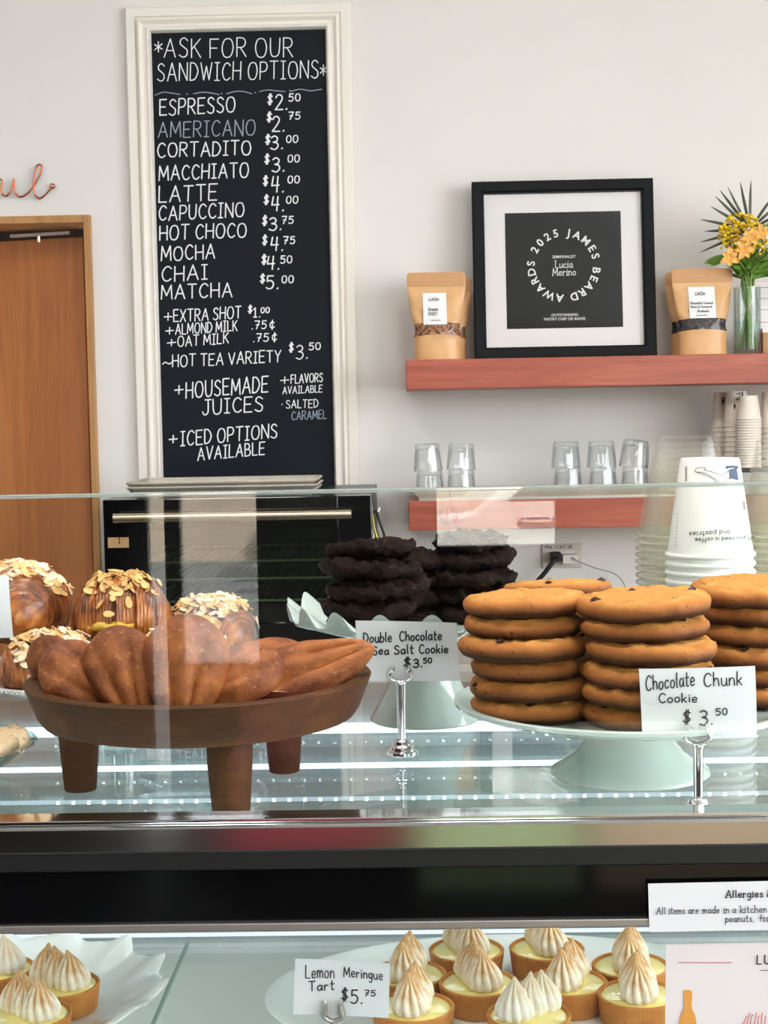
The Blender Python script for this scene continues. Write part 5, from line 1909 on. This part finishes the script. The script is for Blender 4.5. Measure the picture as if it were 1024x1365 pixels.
# glass dish with pale cookies at the left
gd = on_y(42, 992, 1.32)
GX = gd.x - .110
rz_ = gd.z - DECK
t = thing('glass_dish', 'flared glass dish of pale cookies at the left of the wooden stand', 'dish', (GX, 1.32, DECK + .0003))
MB().lathe([(0, .002), (.062, .002), (.066, .004), (.085, rz_ * .45), (.110, rz_), (.1118, rz_ - .0008), (.087, rz_ * .38), (.068, 0), (0, 0)], 72).build('dish_wall', M['vase'], t, smooth=50)
protoP = [cookie_thing(51.1, .030, .013, 'pale_cookie', 'chip', 0, wob=.06, rough=.002)]
for i, (dx, dy, dz, ty) in enumerate(((.078, -.012, .013, -30), (.072, .035, .013, -26), (0.012, -.02, .006, 0), (.030, .03, .018, -8), (.062, -.045, .016, -24))):
    o = protoP[0] if i == 0 else copy_tree(protoP[0])
    o.location, o.rotation_euler = (GX + dx, 1.32 + dy, DECK + dz), (0, R(ty), i)
    tag(o, ['pale cookie resting against the right wall of the glass dish', 'pale cookie at the back right of the glass dish', 'pale cookie flat in the middle of the glass dish', 'pale cookie near the top of the glass dish heap', 'pale cookie at the front right of the glass dish heap'][i], 'cookie', 'pale cookies in the glass dish')

# ------------------------------------------------------------------ cups standing behind the cookies on the deck
PCY = 1.60
pc = on_y(947, 740, PCY)
PRB, PRT, PH = 39.0 / FPX * PCY, 57.5 / FPX * PCY, 0.102
ptop = on_y(947, 610.5, PCY).z
base = ptop - PH


def paper_cup():
    t = thing('paper_cup', 'x', 'paper cup')
    MB().lathe([(PRT - .002, .0008), (PRT, 0), (PRT + .0014, .0010), (PRT + .0018, .0026), (PRT + .0010, .0042), (PRT - .0010, .0046), (PRB, PH - .002), (PRB - .0012, PH), (PRB - .0034, PH), (PRB - .0040, PH - .005), (0, PH - .005)], 64).build('cup_wall', M['cup_paper'], t, smooth=40)
    return t


n = 17
step = (base - DECK - .0003) / n
pcup = paper_cup()
for k in range(n + 1):
    o = pcup if k == 0 else copy_tree(pcup)
    o.location = (pc.x, PCY, base - k * step)
    if k == 0:
        tag(o, 'printed white paper cup topping the stack behind the cookies', group='white paper cups of the deck stack')
    else:
        tag(o, 'white paper cup nested below the printed top cup behind the cookies', group='white paper cups of the deck stack')


def cup_fn(pxc):
    def fn(px, py):
        # the pixel ray meets the tapered wall of the top cup
        d = ray(px, py)
        o = Vector((0, 0, EYE))
        s = (PCY - PRT) / d.y
        for _ in range(12):
            p = o + d * s
            r_ = PRT - .0010 + (PRB - PRT + .0010) * max(0, min(1, (p.z - base - .0046) / (PH - .0066))) + .0011
            q = math.hypot(p.x - pc.x, p.y - PCY) - r_
            s = min(s + q / d.y * .9, (PCY - .004) / d.y)
            if abs(q) < 1e-5:
                break
        p = o + d * s
        return p - Vector((pc.x, PCY, base))
    return fn


cf = cup_fn(0)
V2 = lambda pts: [Vector(p) for p in pts]
sp = lambda pts: [Vector((q.x, q.y)) for q in smooth_path([(x, y, 0) for x, y in pts], 6)]
mb = MB()
ribbons(mb, [sp([(959, 642), (948, 635), (938, 630), (928, 629), (927, 626), (932, 623.5), (941, 624), (939, 626.5), (950, 629), (962, 633.5)]), sp([(962, 633.5), (968, 630), (973, 626.5)]),
             sp([(966, 642), (972, 638.5), (978, 636)]), sp([(928, 629), (938, 632.5), (950, 638), (955, 643)])], .75, cf)
mb.build('line_drawing', M['ink'], pcup, smooth=0)
mb = MB()
for k in range(5):
    ribbons(mb, [sp([(968.5, 621.5 + k * .7), (977, 620.8 + k * .5), (983.5, 621.5 + k * .8)])], 1.4, cf)
for k in range(6):
    ribbons(mb, [sp([(974 + k * 1.5, 626 - k * .2), (974 + k * 1.7, 631), (974.5 + k * 1.9, 636.5 + k * .6)])], 1.9, cf)
mb.build('printed_patch', M['navy_ink'], pcup, smooth=0)
mb = MB()
for k in range(4):
    ribbons(mb, [sp([(914, 622 + k * 5), (914.8, 624 + k * 5), (913.8, 626 + k * 5)])], 1.3, cf)
    ribbons(mb, [sp([(991 + k * .5, 668 + k * 3), (993 + k * .3, 670 + k * 3)])], 1.4, cf)
mb.build('printed_patch', M['ink_soft'], pcup, smooth=0)
mb = MB()
inv = lambda s, x0, y0, x1, y1, h, **k: text_strokes(s, x0, y0, x1, y1, h, up=(0, 1), jit=.02, **k)
ribbons(mb, inv('all you need is coffee', 1006, 714.5, 927, 717.5, 6.0), 0.85, cf)
ribbons(mb, inv('and pastries', 974, 706.5, 919, 709.5, 6.6), 0.85, cf)
ribbons(mb, text_strokes('|||||||||||', 903, 685, 899.5, 731, 1.0, up=(1, 0), jit=.1), .7, cf)
mb.build('lettering', M['ink'], pcup, smooth=0)


def plastic_cup(rb, rt, h):
    t = thing('plastic_cup', 'x', 'plastic cup')
    MB().lathe([(rt, .0004), (rt + .0016, .0010), (rt + .0016, .0030), (rt, .0038), (rt - .0010, .0042), (rb + (rt - rb) * .30, h * .72), (rb + .001, h - .010), (rb, h - .004), (rb - .0015, h - .0005), (rb - .004, h), (rb - .0055, h - .003), (0, h - .004)], 48).build('cup_wall', M['plastic'], t, smooth=40)
    MB().lathe([(rt + .0018, .0006), (rt + .0024, .0016), (rt + .0022, .0030), (rt + .0010, .0036), (rt + .0006, .0020), (rt + .0018, .0006)], 48).build('cup_rim', M['plastic_rim'], t, smooth=60)
    return t


def plastic_stack(px, y, py_top, py_lip, wtop, wlip, words, n, stepp):
    c = on_y(px, 640, y)
    rb, rt = wtop / 2 / FPX * y, wlip / 2 / FPX * y
    zt_, zl = on_y(px, py_top, y).z, on_y(px, py_lip, y).z
    h = zt_ - zl
    n = int((zl - DECK) / stepp)
    stp = (zl - DECK - .0003) / n
    pr_ = plastic_cup(rb, rt, h)
    for k in range(n + 1):
        o = pr_ if k == 0 else copy_tree(pr_)
        o.location = (c.x, y, zl - k * stp)
        tag(o, ('topmost clear plastic cup of the ' if k == 0 else 'clear plastic cup nested in the ') + words, group='clear plastic cups of the ' + words)


plastic_stack(916, 1.68, 580.5, 714, 81, 132, 'tall stack beside the printed paper cups', 24, .0074)
plastic_stack(1050, 1.68, 585, 714, 81, 128, 'stack right of the printed paper cups', 24, .0074)

# ------------------------------------------------------------------ lemon meringue tarts in the lower compartment
PZ = SHZ + .0005
pl_c = on_z(700, 1350, SHZ)
OVX, OVY = 0.098, 1.545
ov = thing('oval_platter', 'large plain white oval platter of lemon meringue tarts', 'platter', (OVX, OVY, PZ))
MB().lathe([(0, .0045), (.66, .0045), (.78, .008), (.93, .0175), (.985, .0205), (1.0, .0200), (.995, .0175), (.80, .004), (.70, 0), (0, 0)], 128, sx=.262, sy=.178).build('platter_dish', M['porcelain'], ov, smooth=60)
FLX, FLY = on_z(20, 1330, SHZ + .01).x - .02, 1.565
fl = thing('fluted_platter', 'white fluted platter of lemon tarts at the left of the lower shelf', 'platter', (FLX, FLY, PZ))


def flut(a, k, r, z):
    f = max(0.0, (r - .72) / .28)
    wv = math.cos(14 * a) + .35 * math.cos(28 * a + .6)
    return (r * (1 + .022 * f * wv * 1.5), z + .0055 * f * wv)


MB().lathe([(0, .0045), (.68, .0045), (.76, .007), (.84, .013), (.92, .021), (.975, .0255), (1.0, .0255), (.995, .022), (.86, .010), (.74, .001), (.70, 0), (0, 0)], 224, sx=.178, sy=.165, mod=flut).build('platter_dish', M['porcelain'], fl, smooth=60)


def meringue_mesh(seed):
    rg = random.Random(seed)
    mb = MB()
    nn = 11
    prof = [(0, 0), (.0118, 0), (.0154, .0025), (.0168, .0070), (.0160, .0125), (.0134, .0185), (.0098, .0245), (.0060, .0300), (.0030, .0340), (.0015, .0375), (.0, .0390)]
    lean_ = (rg.uniform(-.004, .004), rg.uniform(-.004, .004))
    n = 88

    def md(a, k, r, z):
        tw = a * nn + z * 60
        f = (.30 if .0015 < z < .036 else .05)
        return (r * (1 + f * (abs(math.cos(tw / 2)) ** .8 - .62)), z)
    mb.lathe(prof, n, mod=md)
    mb.v = [(x + lean_[0] * (z / .038) ** 3, y + lean_[1] * (z / .038) ** 3, z) for x, y, z in mb.v]
    return mb


def torch(o):
    """browning of the torched ridges, per vertex."""
    at = o.data.attributes.new('torch', 'FLOAT', 'POINT')
    for v in o.data.vertices:
        x, y, z = v.co
        tw = math.atan2(y, x) * 11 + z * 60
        groove = 1 - abs(math.cos(tw / 2)) ** .8
        at.data[v.index].value = min(1, max(0, (z - .006) / .026)) * (.30 + .85 * groove)
    return o


def meringue_mat(name, c1, c2):
    m, nt, p = base_mat(name)
    at = nt.nodes.new('ShaderNodeAttribute')
    at.attribute_name = 'torch'
    f = noise_node(nt, mapped(nt), 90, 4)
    ml = nt.nodes.new('ShaderNodeMath')
    ml.operation = 'MULTIPLY_ADD'
    ml.inputs[1].default_value = 0.9
    nt.links.new(at.outputs['Fac'], ml.inputs[0])
    nt.links.new(f, ml.inputs[2])
    c = ramp(nt, ml.outputs[0], [(.55, c1), (1.0, c2)])
    nt.links.new(c, p.inputs['Base Color'])
    p.inputs['Roughness'].default_value = .55
    p.inputs['Subsurface Weight'].default_value = .15
    p.inputs['Subsurface Scale'].default_value = .004
    return m


M['meringue'] = meringue_mat('torched_meringue', lin(244, 236, 214), lin(206, 156, 92))
M['meringue_pale'] = meringue_mat('pale_meringue', lin(242, 238, 226), lin(226, 206, 172))


def tart(mat_):
    t = thing('lemon_tart', 'x', 'tart')
    MB().lathe([(0, 0), (.0345, 0), (.0355, .001), (.0385, .0235), (.0388, .0250), (.0378, .0262), (.0362, .0258), (.0352, .0235), (0, .0230)], 72).build('crust', M['crust'], t, smooth=40)
    MB().lathe([(0, .0282), (.014, .0279), (.024, .0271), (.031, .0258), (.0348, .0243), (.0354, .0234)], 64).build('lemon_filling', M['curd'], t, smooth=60)
    for i, d in enumerate((-.0175, 0.0, .0175)):
        o = torch(meringue_mesh(i + 1).build('meringue', M[mat_], t, smooth=70))
        o.location = (0.0, d, .0255)
        o.rotation_euler = (0, 0, i * 1.1)
    return t


tp = [tart('meringue'), tart('meringue_pale')]
ut = [False, False]
TT = PZ + .0050
TARTS = [  # px, py of the middle of its top face, direction of the row of meringue, which, words
    (622, 1266, 20, 0, 'lemon meringue tart at the back of the oval platter, left of two'),
    (729, 1264, 12, 0, 'lemon meringue tart at the back of the oval platter, right of two'),
    (543, 1298, -8, 0, 'lemon meringue tart half hidden behind the lemon price card'),
    (638, 1310, 18, 0, 'lemon meringue tart in the middle of the oval platter'),
    (757, 1309, -18, 0, 'lemon meringue tart in the middle right, behind the palest one'),
    (841, 1287, -6, 0, 'lemon meringue tart at the right back, behind the poster'),
    (551, 1342, -6, 0, 'front lemon meringue tart touching the price card'),
    (705, 1352, -50, 1, 'palest front lemon tart with untoasted meringue'),
    (851, 1325, -5, 0, 'front lemon meringue tart cut by the poster on the right')]
TARTS_L = [
    (-6, 1291, 60, 1, 'lemon tart at the left back of the fluted platter'),
    (80, 1312, 55, 0, 'lemon meringue tart at the right of the fluted platter'),
    (40, 1352, 50, 0, 'front lemon meringue tart on the fluted platter')]
for lst, grp, zz_ in ((TARTS, 'lemon tarts on the oval platter', TT), (TARTS_L, 'lemon tarts on the fluted platter', TT)):
    for (px, py, ang, w_, lbl) in lst:
        p = on_z(px, py, zz_ + .026)
        k = w_
        if not ut[k]:
            ut[k] = True
            o = tp[k]
        else:
            o = copy_tree(tp[k])
        o.location, o.rotation_euler = (p.x, p.y, zz_), (0, 0, R(ang))
        o.scale = (1.06, 1.06, 1.04)
        tag(o, lbl, group=grp)

# card of the tarts
C3Y = 1.400
card('white price card reading Lemon Meringue Tart $5.75', [(394, 1276.5), (520, 1283), (518, 1356), (391, 1351)], C3Y, [
    [('Lemon', 408, 1303, 445.5, 1303, 17, 1.5), ('Meringue', 458.5, 1301.5, 510, 1305, 13.5, 1.5)],
    [('Tart', 412, 1320, 445.5, 1319, 12.5, 1.7)],
    [('$', 455.5, 1333.5, 464, 1333.5, 16, 1.7), ('5.', 468, 1337, 483, 1337, 18, 2.0), ('75', 486.5, 1327, 500.5, 1327, 7.5, 1.5)]], curl=-0.006)
hx = on_y(445, 1360, C3Y)
t = thing('card_holder', 'small steel clip holder of the lemon meringue tart card', 'card holder', (hx.x, C3Y - .004, TT - .0002), 0)
hh = on_y(445, 1360, C3Y - .004).z - TT
MB().lathe([(0, 0), (.013, 0), (.0135, .002), (.011, .004), (.006, .006), (0, .007)], 32).build('foot', M['steel_trim'], t, smooth=35)
MB().lathe([(0, .004), (.0034, .006), (.0036, hh), (0, hh + .0005)], 16).build('stem', M['steel_trim'], t, smooth=35)
for s in (-1, 1):
    pth = smooth_path([(0, 0, hh), (s * .0045, -.0008, hh + .001), (s * .0088, -.0014, hh + .005), (s * .0078, -.0018, hh + .011), (s * .0074, -.003, hh + .0165), (s * .0074, -.005, hh + .0185)], 5)
    MB().tube(pth, [.0030 + .0014 * math.sin(PI * k / (len(pth) - 1)) for k in range(len(pth))], 10, flat=.6).build('clip', M['steel_trim'], t, smooth=60)

# ------------------------------------------------------------------ notices on the front of the case
NY = 1.0625
card('white printed allergy notice stuck on the black band of the case', [(864, 1178), (1190, 1171), (1192, 1236), (866, 1242.5)], NY, [], name='notice', cat='notice', grp='printed notices on the case')
nt_ = [o for o in col.objects if o.name.startswith('notice')][0]
NM = plane_map(y=NY - .0006)
nf = lambda u, v: NM(u, v) - nt_.location
mb = MB()
ribbons(mb, text_strokes('Allergies &', 968, 1196.5, 1029, 1195.5, 9.5, jit=0, serif=True), 1.5, nf)
mb.build('lettering', M['ink'], nt_, smooth=0)
mb = MB()
for (s, a, b) in (('All', 875.5, 887), ('items', 892, 913), ('are', 918, 931), ('made', 937, 959), ('in', 965, 972), ('a', 977, 981), ('kitchen', 987, 1022)):
    ribbons(mb, text_strokes(s, a, 1218.5 - (a - 875) * .016, b, 1218.5 - (b - 875) * .016, 9.0, jit=0, serif=True), 1.0, nf)
for (s, a, b) in (('peanuts,', 967.5, 1005), ('fish', 1013, 1030)):
    ribbons(mb, text_strokes(s, a, 1229 - (a - 967) * .016, b, 1229 - (b - 967) * .016, 9.0, jit=0, serif=True), 1.0, nf)
mb.build('lettering', M['ink'], nt_, smooth=0)
pm = plain('pinkish_poster_paper', lin(232, 222, 222), 0.6, var=.01)
card('pale pink printed poster with a red line and an orange bottle', [(888, 1259.5), (1200, 1254), (1204, 1450), (886, 1450)], NY + .006, [], name='poster', cat='poster', grp='printed notices on the case')
po = [o for o in col.objects if o.name.startswith('poster')][0]
po.children[0].data.materials[0] = pm
NM2 = plane_map(y=NY + .006 - .0006)
nf2 = lambda u, v: NM2(u, v) - po.location
mb = MB()
ribbons(mb, [V2([(905, 1283), (975.5, 1283)])], 1.0, nf2)
mb.build('red_line', M['red_ink'], po, smooth=0)
mb = MB()
ribbons(mb, text_strokes('LUCIA', 1009.5, 1285, 1058, 1284, 11.5, jit=0, gap=.45), 1.7, nf2)
ribbons(mb, [V2([(1014, 1293.5), (1050, 1293)])], .8, nf2)
mb.build('lettering', M['ink'], po, smooth=0)
mb = MB()
bt = [(911.5, 1321), (914, 1319.5), (920, 1319.5), (922.8, 1322), (923, 1333), (921.8, 1340), (923.5, 1347), (927, 1353), (928.5, 1362), (928, 1400), (907, 1400), (906, 1362), (908, 1352), (911.8, 1346), (913, 1339), (911.8, 1333)]
mb.add([nf2(*p) for p in bt], [tuple(range(len(bt)))])
mb.build('orange_bottle', M['orange_ink'], po, smooth=0)
mb = MB()
for k in range(7):
    ribbons(mb, [sp([(990 + k * 5, 1368), (993 + k * 4.5, 1360 - (k % 3) * 3), (996 + k * 4.2, 1354 - (k % 2) * 4)])], 1.0, nf2)
mb.build('sketch_lines', M['red_ink'], po, smooth=0)
bpy.context.view_layer.update()

# ------------------------------------------------------------------ what stands in front of the case: seen only in the glass and the steel
bench = thing('rail_tint_bench', 'rose upholstered bench added for the pink reflection in the steel rail', 'bench', (-0.33, FRONT + 0.30, 0))  # added in place of reddish clothing mirrored in the rail
MB().box((-0.29, -0.25, 0.10), (0.29, 0.22, 0.42)).build('seat', M['pink'], bench, smooth=0, bevel=0.02)
MB().box((-0.29, -0.28, 0.42), (0.29, -0.18, 0.56)).build('backrest', M['pink'], bench, smooth=0, bevel=0.02)
MB().box((-0.27, -0.24, 0.0), (0.27, 0.20, 0.10)).build('plinth', M['black_satin'], bench, smooth=0)
pl_ = thing('planter', 'pale green planter box added for the green reflection in the steel rail', 'planter', (0.24, FRONT + 0.40, 0))  # added so the rail mirrors a yellowish green
MB().box((-0.25, -0.2, 0.0), (0.25, 0.2, 0.42)).build('rail_tint_planter_box', plain('pale_green_paint', lin(206, 224, 168), 0.6), pl_, smooth=0, bevel=0.01)
MB().box((-0.22, -0.17, 0.42), (0.22, 0.17, 0.43)).build('soil', M['jamb_dark'], pl_, smooth=0)
st2 = thing('rail_tint_oak_bench', 'light oak bench added for the tan reflection in the steel rail', 'bench', (0.95, FRONT + 0.40, 0))  # added so the right part of the rail mirrors tan
MB().box((-0.42, -0.2, 0.40), (0.42, 0.2, 0.45)).build('seat', plain('light_oak', lin(232, 206, 172), 0.6), st2, smooth=0, bevel=0.005)
MB().box((-0.40, -0.16, 0.0), (0.40, 0.18, 0.40)).build('front_board', plain('light_oak_board', lin(228, 200, 166), 0.6), st2, smooth=0)
carx, cary = 1.42, -7.4
car = thing('car', 'white car parked on the street outside the shop front', 'car', (carx, cary, -0.06))
side = [(-2.1, .35), (-2.1, .75), (-1.95, .92), (-1.1, 1.0), (-.55, 1.42), (.75, 1.46), (1.35, 1.05), (2.0, .95), (2.15, .7), (2.15, .35)]
vs = [(x, 0.85, z) for x, z in side] + [(x, -0.85, z) for x, z in side]
n = len(side)
mb = MB()
mb.add(vs, [tuple(range(n)), tuple(range(2 * n - 1, n - 1, -1))] + [(k, (k + 1) % n, n + (k + 1) % n, n + k) for k in range(n)])
mb.build('body', M['car_white'], car, smooth=0, bevel=0.03)
for x0, x1 in ((-.95, -.25), (-.17, 1.0)):
    w = MB()
    w.add([(x0 + (.0 if x0 > 0 else .05), .856, 1.06), (x1, .856, 1.06), (x1 - (.28 if x1 > .5 else 0), .856, 1.38), (x0 + (.0 if x0 > 0 else .42), .856, 1.38)], [(0, 1, 2, 3)])
    w.build('side_window', M['car_glass'], car, smooth=0)
for x in (-.73, .45):
    MB().tube(smooth_path([(x - .1, .86, .95), (x - .08, .89, .96), (x + .08, .89, .96), (x + .1, .86, .95)], 4), .014, 8).build('door_handle', M['chrome'], car)
for x in (-1.35, 1.35):
    MB().tube([(x, .70, .31), (x, .88, .31)], .31, 32).build('wheel', M['black_rubber'], car, smooth=40)
rg = random.Random(9)
for i, (x, y, h_) in enumerate(((-2.4, -8.0, 2.6), (-0.4, -10.5, 3.4), (3.4, -9.6, 3.6), (5.8, -8.0, 3.0))):
    t = thing('street_tree', 'leafy green street tree outside the shop front', 'tree', (x, y, -.06), 0, 'street trees outside')
    MB().tube([(0, 0, 0), (.03, 0, h_ * .5), (0, .02, h_ * .8)], [.10, .08, .05], 10).build('trunk', M['jamb_dark'], t, smooth=60)
    mb = MB()
    for k in range(120):
        c = Vector((rg.gauss(0, .42), rg.gauss(0, .42), h_ * .72 + rg.gauss(0, .45)))
        s = rg.uniform(.10, .22)
        mb.lathe([(0, -s), (s * .8, -s * .4), (s, 0), (s * .7, s * .5), (0, s)], 6, c)
    mb.build('crown', M['hedge'], t, smooth=0)
bpy.context.view_layer.update()
